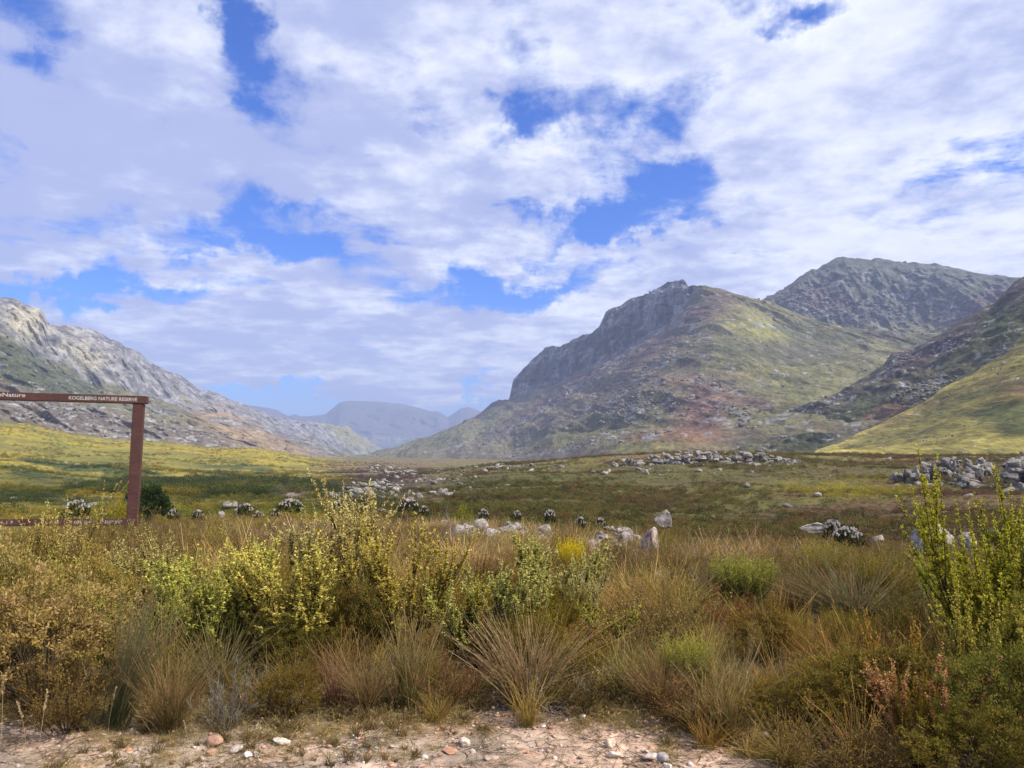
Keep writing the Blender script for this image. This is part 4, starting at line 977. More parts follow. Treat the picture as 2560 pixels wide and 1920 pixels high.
outcrop('line of pale grey rocks along the bank above the brown rushes', 1138, 1396, 15.6, [(1138, 1312, 1345), (1190, 1302, 1345), (1240, 1306, 1350), (1290, 1302, 1352), (1350, 1308, 1356), (1396, 1325, 1362)], 44, 32, 10, tall=.8, tint=(1.12, 1.08, 1.08), group=None)
outcrop('low heap of pinkish grey rocks leading to the tall pinkish rock', 1480, 1606, 14.5, [(1480, 1312, 1345), (1540, 1308, 1365), (1606, 1345, 1385)], 30, 30, 11, tall=.8, tint=(1.1, 1.02, .99), group=None)
outcrop('pale jagged rocks among the white-flowered bushes left of centre', 552, 604, 24, [(552, 1262, 1280), (572, 1240, 1280), (590, 1246, 1280), (604, 1266, 1280)], 9, 16, 12, tall=1.1, tint=(1.2, 1.18, 1.15), group=None)
BO = [('large rounded grey boulder with dark lichen beside the right-hand shrub', 2328, 1308, 1385, 92, 15.5, 0, 0.4), ('pale boulder half hidden behind the right-hand yellow shrub', 2412, 1332, 1375, 52, 15.5, 1, 1.0),
      ('upright grey wedge rock standing alone on the dark heath edge', 1652, 1278, 1325, 40, 24, 2, .3), ('pinkish grey tall rock at the right end of the rock line', 1622, 1322, 1405, 56, 12.8, 3, .8),
      ('flat pale rock low in the grass below the tall pinkish rock', 1643, 1426, 1450, 34, 9.6, 4, .2), ('long flat grey rock behind the white-flowered bushes', 2020, 1308, 1335, 60, 18, 2, .3),
      ('bright pale rock cut by the left edge behind the brown bush', 8, 1395, 1440, 60, 9.4, 0, .6), ('grey rock peeping behind the shrub at the right edge', 2545, 1335, 1400, 60, 15, 4, .3)]
for i, (lab, px, a, b_, w, r, sd_, rz) in enumerate(BO):
    boulder(lab, px, a, b_, w, r, sd_, rz=rz, tint=((1.25, 1.23, 1.2) if 'pale' in lab or 'white' in lab else (1.15, 1.02, .98) if 'pink' in lab else (1, 1, 1)))

# ---- the single plants of the near bank: mesh, name, category, label, px, top py, width px, distance, tint, group
def rfix(r): return r * (.855 if r < 6.3 else (.9 if r < 7.6 else 1.0))


MESH_W = {}; MESH_H = {}
SH = 'yellow-green shrubs of the near bank'; RE = 'rush tufts of the near bank'; FB = 'white-flowered dark bushes along the bank edge'; BU = 'bushes of the near bank'
PL = [
 ('fine_olive', 'bush', 'bush', 'low brown airy bush at the verge under the big brown-ochre bush', 190, 1640, 230, 6.2, (.62, .55, .42), BU),
 ('reed_brown', 'reed_tuft', 'rushes', 'brown rush tuft at the verge right of the leaning green rushes', 450, 1600, 190, 5.9, (.8, .72, .55), RE),
 ('fine_grey', 'grey_bush', 'bush', 'grey twiggy bush behind the terracotta stone', 590, 1640, 150, 5.8, (.75, .75, .62), None),
 ('tuft_olive', 'bush', 'bush', 'olive-brown low bush between the terracotta stone and the reddish rushes', 740, 1650, 170, 5.9, (.55, .5, .4), BU),
 ('reed_brown', 'reed_tuft', 'rushes', 'brown rush tuft between the reddish and the stiff upright rushes', 930, 1600, 200, 5.9, (.85, .75, .6), RE),
 ('fine_red', 'bush', 'bush', 'reddish-brown low bush between the upright rushes and the big fan', 1130, 1610, 190, 5.9, (.75, .8, .7), BU),
 ('fine_olive', 'bush', 'bush', 'dark airy bush behind the bare grey branch', 1460, 1640, 220, 5.9, (.5, .5, .4), BU),
 ('reed_upright', 'reed_tuft', 'rushes', 'short straw rushes right of the dark airy bush at the verge', 1790, 1660, 170, 5.5, (.9, .82, .62), RE),
 ('tuft_brown', 'bush', 'bush', 'big brown-ochre bush filling the lower left corner of the bank', 130, 1440, 400, 6.5, (1, 1, 1), BU),
 ('tuft_brown', 'bush', 'bush', 'ochre bush behind the big brown one, cut by the left edge', 15, 1370, 300, 7.3, (.9, 1, .85), BU),
 ('tuft_olive', 'bush', 'bush', 'olive bush between the brown bush and the timber frame', 215, 1372, 240, 7.8, (1, 1, 1), BU),
 ('spire_pale', 'shrub', 'shrub', 'yellow-brown shrub standing in front of the lower beam', 140, 1272, 120, 9.6, (.95, .88, .62), SH),
 ('spire_pale', 'shrub', 'shrub', 'ochre shrub at the left edge below the lower beam', 5, 1340, 130, 9, (.9, .85, .6), SH),
 ('spire_pale', 'shrub', 'shrub', 'faded shrub just right of the frame post foot', 400, 1345, 150, 9, (.8, .75, .6), SH),
 ('reed_green', 'reed_tuft', 'rushes', 'green reed tuft leaning right beside the big brown bush', 315, 1455, 200, 6.15, (1, 1, 1), RE),
 ('spire_a', 'shrub', 'shrub', 'lime yellow shrub right of the leaning rushes', 560, 1385, 210, 7.2, (.95, 1.02, .8), SH),
 ('spire_b', 'shrub', 'shrub', 'bright yellow-green shrub with many pointed shoots, left of centre', 745, 1368, 220, 6.9, (1.08, 1.02, .9), SH),
 ('spire_pale', 'shrub', 'shrub', 'pale straw-coloured shrub behind the bright pointed one', 785, 1285, 190, 8.8, (.95, .92, .8), SH),
 ('spire_pale', 'shrub', 'shrub', 'tallest pale shrub, its top reaching the valley rocks', 925, 1232, 180, 8.6, (1.05, 1.0, .85), SH),
 ('spire_c', 'shrub', 'shrub', 'yellow-green shrub with dark bare limbs inside, right of the tallest one', 1010, 1322, 210, 7.4, (1.05, .98, .95), SH),
 ('tuft_green', 'bush', 'bush', 'green-brown bush in front of the shrub with dark limbs', 900, 1440, 170, 7.0, (.8, .85, .8), BU),
 ('spire_a', 'shrub', 'shrub', 'olive-yellow shrub rising behind the big fan of brown rushes', 1215, 1425, 220, 6.7, (.85, .88, .9), SH),
 ('spire_a', 'shrub', 'shrub', 'soft yellow-green shrub just below the golden plant', 1385, 1352, 180, 7.7, (.9, .9, .95), SH),
 ('spire_pale', 'shrub', 'shrub', 'thin pale shrub between the golden plant and the olive bush', 1440, 1410, 110, 7.4, (.85, .85, .7), SH),
 ('heath_gold', 'golden_plant', 'shrub', 'small bright golden-yellow plant among brown rushes', 1426, 1348, 62, 10.5, (1, 1, 1), None),
 ('reed_brown', 'reed_tuft', 'rushes', 'dark brown rush tuft left of the golden plant', 1195, 1350, 210, 9.2, (.75, .65, .6), RE),
 ('reed_brown', 'reed_tuft', 'rushes', 'big fan of brown rushes at the verge, centre of the bank', 1320, 1505, 330, 5.95, (1.05, .95, .85), RE),
 ('reed_upright', 'reed_tuft', 'rushes', 'stiff upright rush tuft left of the big fan', 1025, 1535, 130, 5.95, (.9, .85, .7), RE),
 ('reed_red', 'reed_tuft', 'rushes', 'reddish thin rush tuft below the bright pointed shrub', 850, 1600, 120, 6.0, (1, .9, .85), RE),
 ('tuft_green', 'bush', 'bush', 'rounded green bush with rusty leaves right of the big fan', 1445, 1555, 190, 6.7, (.95, .8, .8), BU),
 ('dead_branch', 'dead_branch', 'dead branch', 'bare grey branching twigs at the foot of the rounded green bush', 1375, 1665, 190, 5.85, (1, 1, 1), None),
 ('reed_upright', 'reed_tuft', 'rushes', 'olive rush tuft right of the bare grey branch', 1560, 1590, 140, 6.1, (.95, 1.0, .65), RE),
 ('fine_olive', 'bush', 'bush', 'airy olive-brown bush right of centre behind the lime heath', 1650, 1440, 260, 7.3, (1.0, .95, .85), BU),
 ('fine_red', 'bush', 'bush', 'rust-red dome-shaped bush right of the airy olive bush', 1815, 1478, 170, 7.9, (1.0, .78, .7), BU),
 ('fine_red', 'bush', 'bush', 'dull rust bush behind the rounded green bush', 1555, 1480, 110, 7.6, (.9, 1, .9), BU),
 ('heath_lime', 'bush', 'bush', 'small lime-green heath bush in the dry grass', 1704, 1592, 115, 6.2, (1.0, 1.0, 1), BU),
 ('heath_lime', 'bush', 'bush', 'lime heath bush behind the rust-red one', 1850, 1388, 140, 9.0, (.95, .95, 1), BU),
 ('fine_grey', 'grey_bush', 'bush', 'silver-grey bush in the brown grass behind the yellow shrubs', 590, 1290, 55, 13, (1.1, 1.1, 1.1), None),
 ('fine_grey', 'grey_bush', 'bush', 'grey-green twiggy bush left of the lime heath', 1752, 1400, 90, 9, (1, 1.05, .95), None),
 ('fine_grey', 'grey_bush', 'bush', 'pale grey bush above the lime heath bush', 1812, 1362, 50, 11, (1.1, 1.1, 1.05), None),
 ('reed_dark', 'reed_tuft', 'rushes', 'wide dark rush tuft with grey tips below the white-flowered pair', 2120, 1400, 360, 9.0, (1, 1, 1), RE),
 ('reed_dark', 'reed_tuft', 'rushes', 'dark rush tuft left of the widest dark one', 1970, 1425, 160, 9.3, (1.2, .95, .8), RE),
 ('reed_dark', 'reed_tuft', 'rushes', 'small dark rush tuft beside the big right-hand shrub', 2352, 1425, 90, 9.0, (1, 1.05, .8), RE),
 ('grass_gold', 'grass_tuft', 'grass', 'orange-gold grass tuft standing upright right of the rust bush', 2000, 1490, 130, 7.0, (1, 1, 1), None),
 ('grass_gold', 'grass_tuft', 'grass', 'arching orange-gold grass tuft in the middle of the right side', 2130, 1580, 150, 7.2, (.95, .85, .8), None),
 ('grass_straw', 'grass_tuft', 'grass', 'straw-coloured grass fan in front of the orange-gold grass', 1960, 1640, 190, 5.9, (1, .98, .85), None),
 ('grass_straw', 'grass_tuft', 'grass', 'tall straw grass right of the small lime heath bush', 1830, 1540, 160, 6.1, (1, .95, .8), None),
 ('grass_straw', 'grass_tuft', 'grass', 'fine straw grass at the verge left of the red rushes', 700, 1620, 200, 6.1, (.7, .68, .55), None),
 ('dead_bush', 'dead_bush', 'dead bush', 'tangled pale dead bush left of the big right-hand shrub', 2310, 1480, 120, 7.4, (1, 1, 1), None),
 ('dead_bush', 'dead_bush', 'dead bush', 'small bare grey bush right of the tallest pale shrub', 1120, 1270, 90, 13, (1, 1, 1), None),
 ('spire_big', 'shrub', 'shrub', 'big yellow-green shrub rising at the right edge', 2530, 1255, 330, 6.6, (.80, .80, .58), SH),
 ('spire_big', 'shrub', 'shrub', 'lower green shrub in front of the rounded boulder', 2400, 1385, 150, 7.6, (.9, .95, .9), SH),
 ('spire_c', 'shrub', 'shrub', 'pointed yellow-green shrub below the big one at the right edge', 2425, 1505, 170, 6.0, (.9, .9, .7), SH),
 ('spire_pink', 'shrub', 'shrub', 'salmon-orange withered shrub near the lower right corner', 2285, 1640, 190, 5.45, (1, 1, 1), None),
 ('tuft_dark', 'bush', 'bush', 'dark olive bush behind the salmon-orange shrub', 2250, 1610, 330, 5.9, (1, 1, 1), BU),
 ('tuft_dark', 'bush', 'bush', 'dark green bush filling the lower right corner', 2510, 1610, 320, 5.4, (.8, .95, .9), BU),
 ('tuft_olive', 'bush', 'bush', 'olive bush left of the salmon-orange shrub', 2090, 1610, 260, 5.9, (.75, .75, .6), BU),
 ('fine_olive', 'bush', 'bush', 'brown airy bush at the verge between the straw grass and the big rush fan', 1700, 1680, 230, 5.7, (.75, .62, .55), BU),
 ('reed_brown', 'reed_tuft', 'rushes', 'brown rush tuft in front of the small lime heath bush', 1640, 1600, 190, 5.9, (.9, .75, .62), RE),
 ('tuft_dark', 'bush', 'bush', 'dark low bush below the bright pointed shrub, behind the reddish rushes', 770, 1560, 200, 6.5, (.7, .7, .7), BU),
 ('reed_brown', 'reed_tuft', 'rushes', 'fine brown rushes under the lime yellow shrub', 560, 1540, 200, 6.3, (.7, .75, .55), RE),
 ('spire_pale', 'shrub', 'shrub', 'ochre plumed shrub just left of the frame post foot', 300, 1392, 170, 8.6, (.85, .85, .6), SH),
 ('spire_a', 'shrub', 'shrub', 'small olive plumed shrub between the brown bush and the leaning rushes', 330, 1480, 150, 7.0, (.65, .68, .5), SH),
 ('spire_b', 'shrub', 'shrub', 'low yellow plumed shrub at the left edge above the brown bush', 40, 1425, 190, 8.2, (.75, .72, .5), SH),
 ('spire_a', 'shrub', 'shrub', 'dull olive shrub in the grass right of the lime yellow shrub', 480, 1400, 170, 8.4, (.75, .76, .6), SH),
 ('spire_c', 'shrub', 'shrub', 'sparse yellow-green shrub between the rushes and the shrub with dark limbs', 1130, 1450, 150, 7.2, (.85, .85, .7), SH),
 ('spire_a', 'shrub', 'shrub', 'small yellow-green shrub leaning on the rounded green bush', 1500, 1500, 130, 7.3, (.8, .78, .6), SH),
 ('tuft_olive', 'bush', 'bush', 'wide olive-brown bush in the grass left of the orange-gold tuft', 1900, 1500, 210, 7.2, (.6, .52, .45), BU),
 ('fine_olive', 'bush', 'bush', 'airy golden-brown bush right of the arching orange-gold tuft', 2230, 1520, 220, 6.9, (.8, .68, .5), BU),
 ('tuft_dark', 'bush', 'bush', 'dark olive bush below the arching orange-gold tuft', 1960, 1700, 240, 5.6, (.9, .8, .7), BU),
 ('tuft_green', 'bush', 'bush', 'dark green-brown bush between the two yellow shrubs left of centre', 655, 1460, 150, 7.4, (.6, .7, .6), BU),
 ('tuft_dark', 'bush', 'bush', 'low dark bush at the bottom edge right of the salmon-orange shrub', 2440, 1770, 330, 4.95, (.85, .85, .75), BU),
 ('fine_olive', 'bush', 'bush', 'low brown airy bush at the bottom edge left of the salmon-orange shrub', 2080, 1770, 280, 4.95, (.7, .62, .5), BU),
 ('tuft_olive', 'bush', 'bush', 'green-brown leafy bush above the dark corner bush at the right edge', 2540, 1480, 260, 6.3, (.6, .75, .5), BU),
 ('protea', 'green_bush', 'bush', 'leafy green bush behind the lower beam, left of the frame post', 268, 1262, 75, 18, (.9, .95, .9), None),
 ('protea', 'green_bush', 'bush', 'yellow-tipped bush just left of the frame post', 305, 1243, 50, 19, (1.5, 1.2, .8), None),
 ('round_green', 'round_bush', 'bush', 'round dark green bush behind the frame post', 378, 1215, 95, 45, (1, 1, 1), None),
 ('flower_b', 'flowering_bush', 'bush', 'white-flowered dark bush left of the green bush by the frame', 200, 1244, 62, 19, (1, 1, 1), FB),
 ('flower_a', 'flowering_bush', 'bush', 'white-flowered bush just right of the pale jagged rocks', 617, 1256, 42, 21, (1, 1, 1), FB),
 ('flower_b', 'flowering_bush', 'bush', 'widest white-flowered bush of the row left of centre', 730, 1243, 66, 21, (1, 1, 1), FB),
 ('flower_a', 'flowering_bush', 'bush', 'white-flowered bush between the widest one and the tallest pale shrub', 845, 1250, 36, 21, (1, 1, 1), FB),
 ('flower_a', 'flowering_bush', 'bush', 'white-flowered bush right of the tallest pale shrub', 1022, 1245, 60, 22, (1.2, 1.1, 1.1), FB),
 ('flower_b', 'flowering_bush', 'bush', 'small white-flowered bush above the middle of the near rock line', 1292, 1272, 26, 20, (1, 1, 1), FB),
 ('flower_b', 'flowering_bush', 'bush', 'white-flowered bush above the right end of the near rock line', 1374, 1270, 34, 19, (1, 1, 1), FB),
 ('flower_b', 'flowering_bush', 'bush', 'left one of the two white-flowered bushes beside the grassy hollow', 2075, 1294, 56, 16, (1, 1, 1), FB),
 ('flower_b', 'flowering_bush', 'bush', 'right one of the two white-flowered bushes, standing clear of the grass', 2112, 1310, 76, 13.0, (1, 1, 1), FB),
 ('protea', 'green_bush', 'bush', 'low yellow-green bush above the near rock line', 1160, 1265, 60, 26, (1, 1, .8), None),
]

# ------------------------------------------------------------------ filler cover of the near bank
FM = []


def reg(b, mat=MFOLI):
    m_ = b.mesh('tuft') if not isinstance(b, tuple) else None
    if m_ is None:
        c = PB()
        for q in b: c.V += q.V; c.C += q.C; c.Q += [k + c.n for k in q.Q]; c.n += q.n
        # quads of each sub-builder are already offset within it
        m_ = c.mesh('tuft')
    m_.materials.append(mat); FM.append(m_); return len(FM) - 1


def norm_cols(b, ref):
    for q in (b if isinstance(b, tuple) else (b,)): q.C = [np.clip(k / ref, 0, 4) for k in q.C]
    return b


G_DRY = [reg(dry_grass(500 + i, 130, 1.0, h=.62)) for i in range(3)]
G_REED = [reg(reed_tuft(510 + i, 170, .55, h=.8)) for i in range(3)]
G_FINE = [reg(fine_bush(520 + i, 240, 6)) for i in range(3)]
G_TUFT = [reg(tuft_bush(530 + i, 130, (.20, .155, .05), (.27, .19, .075), leafn=16)) for i in range(2)]
G_TWIG = [reg(dead_twigs(540 + i, 7, 4, (.24, .21, .185), .006, 1.2, .3)) for i in range(2)]
G_SPIRE = [reg(spire_shrub(550 + i, 50, .7, 60, (.50, .44, .11), (.14, .12, .035))) for i in range(3)]
G_HEATH = [reg(heath_bush(560 + i, 160, (.24, .21, .06))) for i in range(2)]

rng = np.random.default_rng(15)
# clumped, by patches of kinds
n = 13000; x, y, r = wedge(n, 3.6, 27, rng, half=44, power=1.5)
edge = 4.60 + (fbm(x * .9, y * .9, o=4, s=61) - .5) * .8 - .9 * sstep(.4, 1.9, x) + .34 * sstep(-.3, -2.5, x); k = y > edge; x, y, r = x[k], y[k], r[k]; n = len(x)
keep = np.ones(n, bool); shrink = np.ones(n)
for p in PL:
    if p[7] > 11: continue
    cx, cy, _ = pt(p[4], rfix(p[7])); rad_ = p[6] * rfix(p[7]) / F * .5; u_ = (x * cx + y * cy) / math.hypot(cx, cy) - math.hypot(cx, cy); v_ = np.abs(x * cy - y * cx) / math.hypot(cx, cy)
    dk = p[0] == 'tuft_dark' or (p[4] > 2000 and p[0] != 'reed_dark'); keep &= ~((np.hypot(x - cx, y - cy) < rad_ * (.45 if dk else .68))); front = (u_ < .1) & (u_ > (-2.2 if p[0] in ('reed_dark', 'fine_red') else (-.3 if dk else -1.3))) & (v_ < rad_ * .95); keep &= ~(front & (rng.uniform(size=n) < .35)); shrink = np.where(front, np.minimum(shrink, .5), shrink)
x, y, r, shrink = x[keep], y[keep], r[keep], shrink[keep]; edge = edge[k][keep]; n = len(x)
z = ground_z(x, y); a1 = fbm(x / 2.6, y / 2.6, o=3, s=211); a2 = fbm(x / 2.2 + 50, y / 2.2, o=3, s=212); u = rng.uniform(size=n); kind = np.zeros(n, int); tint = np.ones((n, 3))


def choose(mask, ids, col): kind[mask] = rng.choice(ids, mask.sum()); tint[mask] = col


choose(u >= 0, G_DRY, (1.0, .9, .82)); choose((a1 > .55) & (u < .75), G_FINE, (.95, .86, .7)); choose((a1 < .42) & (u < .6), G_REED, (.9, .8, .7)); choose((a2 > .6) & (u < .6), G_TUFT, (1, .95, .8)); choose((a2 < .36) & (u < .4), G_HEATH, (.95, .8, .6))
choose((u > .90) & (u < .95), G_TWIG, (1.0, .95, .95)); choose((u > .955) & (r < 13) & (y > edge + .7), G_SPIRE, (.95, .9, .85)); far = (r > 12) & (a2 > .45) & (u < .4); choose(far, G_DRY, (1.25, .98, .9))
br = fbm(x / 1.2, y / 1.2, o=3, s=213); tint = tint * lerp((1.0, .97, .68), (1.02, 1.05, 1.08), sstep(7.5, 13, r)) * (.50 + 1.35 * br)[:, None] * rng.uniform(.8, 1.25, (n, 1)) * (1 + rng.uniform(-.1, .1, (n, 3))); red = fbm(x / 1.8 + 9, y / 1.8, o=3, s=214) > .62; tint[red] = tint[red] * (1.05, .92, .85)
s = rng.uniform(.6, 1.1, n) * (.42 + .92 * br); s = s * shrink * (1 - .2 * sstep(edge + .3, edge, y)) * (1 + .22 * sstep(8, 5.5, r)) * (1 - .22 * sstep(10, 20, r))
pxx, _ = toP(x, y, z); cap_py = np.interp(r, [4, 5, 6, 7.5, 9, 12, 16, 22, 27], [1640, 1560, 1500, 1440, 1392, 1345, 1318, 1300, 1296]) + np.interp(pxx, [0, 900, 1300, 1800, 2560], [-6, -4, 8, 26, 34]) + rng.normal(0, 1, n) * np.interp(r, [4, 9, 14, 20], [34, 20, 8, 4])
HK = np.array([float(np.percentile([v.co.z for v in m_.vertices], 96)) for m_ in FM]); s = np.clip(s, 0, np.maximum((U(pxx, cap_py, r)[2] - z) / HK[kind], .12))
s = np.minimum(s, np.interp(r, [4, 5, 6.5, 8], [.5, .68, .9, 1.5]))
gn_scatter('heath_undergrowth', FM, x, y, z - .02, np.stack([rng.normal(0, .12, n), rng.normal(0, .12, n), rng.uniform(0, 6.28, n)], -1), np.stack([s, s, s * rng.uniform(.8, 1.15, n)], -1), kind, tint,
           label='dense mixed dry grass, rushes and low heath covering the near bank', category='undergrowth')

# ---- verge: gravel, pebbles, sparse grass
PEBM = [rock_mesh('pebble', 380 + i, 1, 4, .12) for i in range(5)]
for m_ in PEBM: m_.materials.append(MPEBI)
rng = np.random.default_rng(16); n = 34000; x = rng.uniform(-4.8, 4.8, n); y = 3.2 + rng.uniform(size=n) ** .9 * 2.6; k = (np.abs(x) < y * .85 + .4) & (fbm(x * 2, y * 2, o=3, s=221) > .38 + rng.uniform(-.15, .12, n)); x, y = x[k], y[k]; n = len(x)
s = .0026 * 8 ** (rng.uniform(size=n) ** 4.5) * (1 - .3 * sstep(5.4, 6, y)); cols = np.array([(.62, .42, .31), (.55, .30, .18), (.72, .64, .56), (.42, .33, .27), (.74, .71, .66), (.52, .36, .26)]); tint = cols[rng.choice(6, n, p=[.3, .14, .2, .2, .04, .12])] * rng.uniform(.8, 1.15, (n, 1)) * 1.15
gn_scatter('verge_gravel', PEBM, x, y, ground_z(x, y) + s * .25, rng.uniform(0, 6.28, (n, 3)) * (.1, .1, 1), np.stack([s * rng.uniform(.9, 1.6, n), s, s * rng.uniform(.4, .8, n)], -1), rng.integers(0, 5, n), tint,
           label='pink, orange and white gravel spread over the sandy verge', category='gravel')
TF = [dry_grass(570 + i, 60, 1.5, (.19, .16, .07), (.33, .27, .13), .16, .0032, .08) for i in range(3)] + [fine_bush(580, 60, 6, (.20, .19, .06), h=.16, spread=1.6, ll=.012, lw=.004)]
TFM = [(q.mesh('verge_tuft') if not isinstance(q, tuple) else None) for q in TF]
_c = PB(); st_, lf_ = TF[3]
for q in (st_, lf_): _c.V += q.V; _c.C += q.C; _c.Q += [k_ + _c.n for k_ in q.Q]; _c.n += q.n
TFM[3] = _c.mesh('verge_tuft')
for m_ in TFM: m_.materials.append(MFOLI)
n = 5200; x = rng.uniform(-5, 5, n); y = 3.2 + rng.uniform(size=n) * 2.5; g = fbm(x * 1.1, y * 1.6, o=3, s=231) + .34 * sstep(4.3, 5.1, y) - .10; k = (g > .47) & (np.abs(x) < y * .85 + .4); x, y = x[k], y[k]; n = len(x); k = (y > 4.0) | (rng.uniform(size=n) < .35); x, y = x[k], y[k]; n = len(x); s = rng.uniform(.35, 1.0, n) * (.45 + .6 * sstep(4.2, 5.2, y))
gn_scatter('verge_grass', TFM, x, y, ground_z(x, y) - .005, np.stack([rng.normal(0, .15, n), rng.normal(0, .15, n), rng.uniform(0, 6.28, n)], -1), np.stack([s, s, s], -1), rng.integers(0, 4, n), np.array((1.6, 1.45, 1.2)) * rng.uniform(.6, 1.3, (n, 1)),
           label='sparse short dry grass growing through the gravel verge', category='grass')

def litter_mesh(seed):
    rng = np.random.default_rng(seed); b = PB(); m = 9; P = rng.uniform(-.09, .09, (m, 3)) * (1, 1, .03); a = rng.uniform(0, 6.28, m); D = np.stack([np.cos(a), np.sin(a), rng.normal(.03, .05, m)], -1)
    tubes(b, curve_paths(P, D, rng.normal(0, .2, (m, 3)) * (1, 1, .1), rng.uniform(.03, .14, m), 4), .0018, .0009, cj((.30, .23, .15), m, rng, .5)); return b


LM_ = [litter_mesh(590 + i).mesh('twig_litter') for i in range(4)]
for m_ in LM_: m_.materials.append(MFOLI)
rng = np.random.default_rng(18); n = 1500; x = rng.uniform(-4.5, 4.5, n); y = 3.3 + 1.9 * rng.uniform(size=n) ** .6; k = np.abs(x) < y * .85 + .4; x, y = x[k], y[k]; n = len(x)
gn_scatter('twig_litter', LM_, x, y, ground_z(x, y) + .006, rng.uniform(0, 6.28, (n, 3)) * (0, 0, 1), np.full((n, 3), 1.0) * rng.uniform(.5, 1.3, (n, 1)), rng.integers(0, 4, n), np.ones((n, 3)) * rng.uniform(.5, 1.6, (n, 1)),
           label='fallen straws and bits of dead twig lying on the sandy verge', category='litter')

# ------------------------------------------------------------------ single plants
MESH = {}


def plant_meshes(key, parts):
    out = []
    for nm, b in parts:
        m_ = b.mesh(nm); m_.materials.append(MSTEM if nm in ('stems', 'twigs') else MFOL); out.append((nm, m_, float(m_.vertices and max(v.co.z for v in m_.vertices))))
    MESH[key] = out


def two(key, t): plant_meshes(key, [('stems', t[0]), ('foliage', t[1])])


two('spire_a', spire_shrub(601, 130, .8, 70)); two('spire_b', spire_shrub(602, 130, .6, 70)); two('spire_c', spire_shrub(603, 120, 1.0, 60, (.70, .60, .12), (.13, .14, .035)))
two('spire_pale', spire_shrub(604, 125, .8, 60, (.88, .80, .36), (.38, .30, .11), dead=.2)); two('spire_pink', spire_shrub(605, 90, .9, 70, (.80, .42, .17), (.26, .16, .06), dead=.3))
two('spire_big', spire_shrub(606, 220, 1.1, 85, (.66, .62, .08), (.11, .12, .022), lw=.0075, dead=.05, ls=.75))
two('tuft_brown', tuft_bush(611, 420)); two('tuft_olive', tuft_bush(612, 380, (.38, .32, .06), (.42, .27, .07))); two('tuft_green', tuft_bush(613, 330, (.17, .20, .04), (.40, .21, .06)))
two('tuft_dark', tuft_bush(614, 400, (.20, .18, .028), (.27, .19, .04), (.03, .027, .009)))
two('fine_olive', fine_bush(621, 620, 8, (.42, .31, .09))); two('fine_red', fine_bush(622, 620, 8, (.34, .17, .07), (.20, .10, .05))); two('fine_grey', fine_bush(623, 420, 6, (.27, .26, .22), (.22, .19, .17)))
two('heath_lime', heath_bush(631, 420, (.38, .36, .06))); two('heath_gold', heath_bush(632, 380, (.75, .58, .03), (.30, .24, .02)))
plant_meshes('reed_green', [('blades', reed_tuft(641, 420, .38, (.10, .115, .04), (.27, .19, .11), .45, 1.05, (.38, 0)))]); plant_meshes('reed_brown', [('blades', reed_tuft(642, 460, .62, (.22, .16, .075), (.42, .31, .17), .15))])
plant_meshes('reed_upright', [('blades', reed_tuft(643, 330, .2, (.22, .17, .055), (.45, .34, .17), .2))]); plant_meshes('reed_dark', [('blades', reed_tuft(644, 620, .75, (.035, .030, .010), (.26, .20, .09), .1))]); plant_meshes('reed_red', [('blades', reed_tuft(645, 220, .3, (.2, .10, .06), (.33, .19, .12), .0))])
plant_meshes('grass_gold', [('blades', dry_grass(651, 420, .9, (.30, .17, .03), (.50, .30, .07), 1.0, .008))]); plant_meshes('grass_straw', [('blades', dry_grass(652, 260, .75, (.26, .19, .09), (.42, .33, .18), 1.0, .007, .3))])
plant_meshes('dead_branch', [('twigs', dead_twigs(661, 5, 5, (.40, .35, .30), .014, 1.6, .34))]); plant_meshes('dead_bush', [('twigs', dead_twigs(662, 9, 5, (.34, .32, .30), .007, .9, .3))])
for k_, sd_ in (('flower_a', 671), ('flower_b', 672)):
    st, lf, fl = flower_bush(sd_, 34 if k_ == 'flower_a' else 44); plant_meshes(k_, [('stems', st), ('foliage', lf), ('flower_heads', fl)])
two('protea', tuft_bush(681, 240, (.22, .26, .03), (.33, .30, .03), (.05, .07, .015), 16, .07, .018)); two('round_green', tuft_bush(682, 520, (.045, .075, .022), (.055, .085, .028), (.015, .022, .008), 22, .05, .025))


def plant(key, name, cat, label, px, ptop, wpx, r, tint=(1, 1, 1), group=None, rz=None, dz=0.0, flat=.9):
    x, y, g = pt(px, r); zt = zat(px, ptop, r); h = max(zt - g, .12); H = MESH_H.setdefault(key, max(float(np.percentile([v.co.z for v in t[1].vertices], 98.5)) for t in MESH[key])); vs = MESH[key]
    root = link(name, None, label=label, category=cat, group=group); root.location = (x, y, g - .02 + dz)
    ext = MESH_W.setdefault(key, max(float(np.percentile(np.abs(np.array([v.co[:2] for v in t[1].vertices])), 97)) for t in vs)); w = wpx * (1.22 if name == 'shrub' else 1.0) * r / F * .5 / ext
    root.scale = (w, w * flat, h / H); root.rotation_euler = (0, 0, rz if rz is not None else random.Random(label).uniform(0, 6.28) * (0 if 'green reed' in label else 1))
    for nm, me, _ in vs:
        o = link(nm, me, None, root); o.color = (*tint, 1)
    return root


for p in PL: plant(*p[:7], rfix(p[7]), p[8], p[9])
for i, (px, py) in enumerate([(440, 1270), (500, 1272), (650, 1275), (690, 1270), (1060, 1262), (1210, 1270), (1450, 1290), (1500, 1292)]):
    plant('flower_a', 'flowering_bush', 'bush', 'tiny white-flowered bush on the far lip of the bank, %s of eight from the left' % ['first', 'second', 'third', 'fourth', 'fifth', 'sixth', 'seventh', 'last'][i], px, py, 30, 23, (1.1, 1.05, 1.05), 'tiny white-flowered bushes on the lip of the bank')


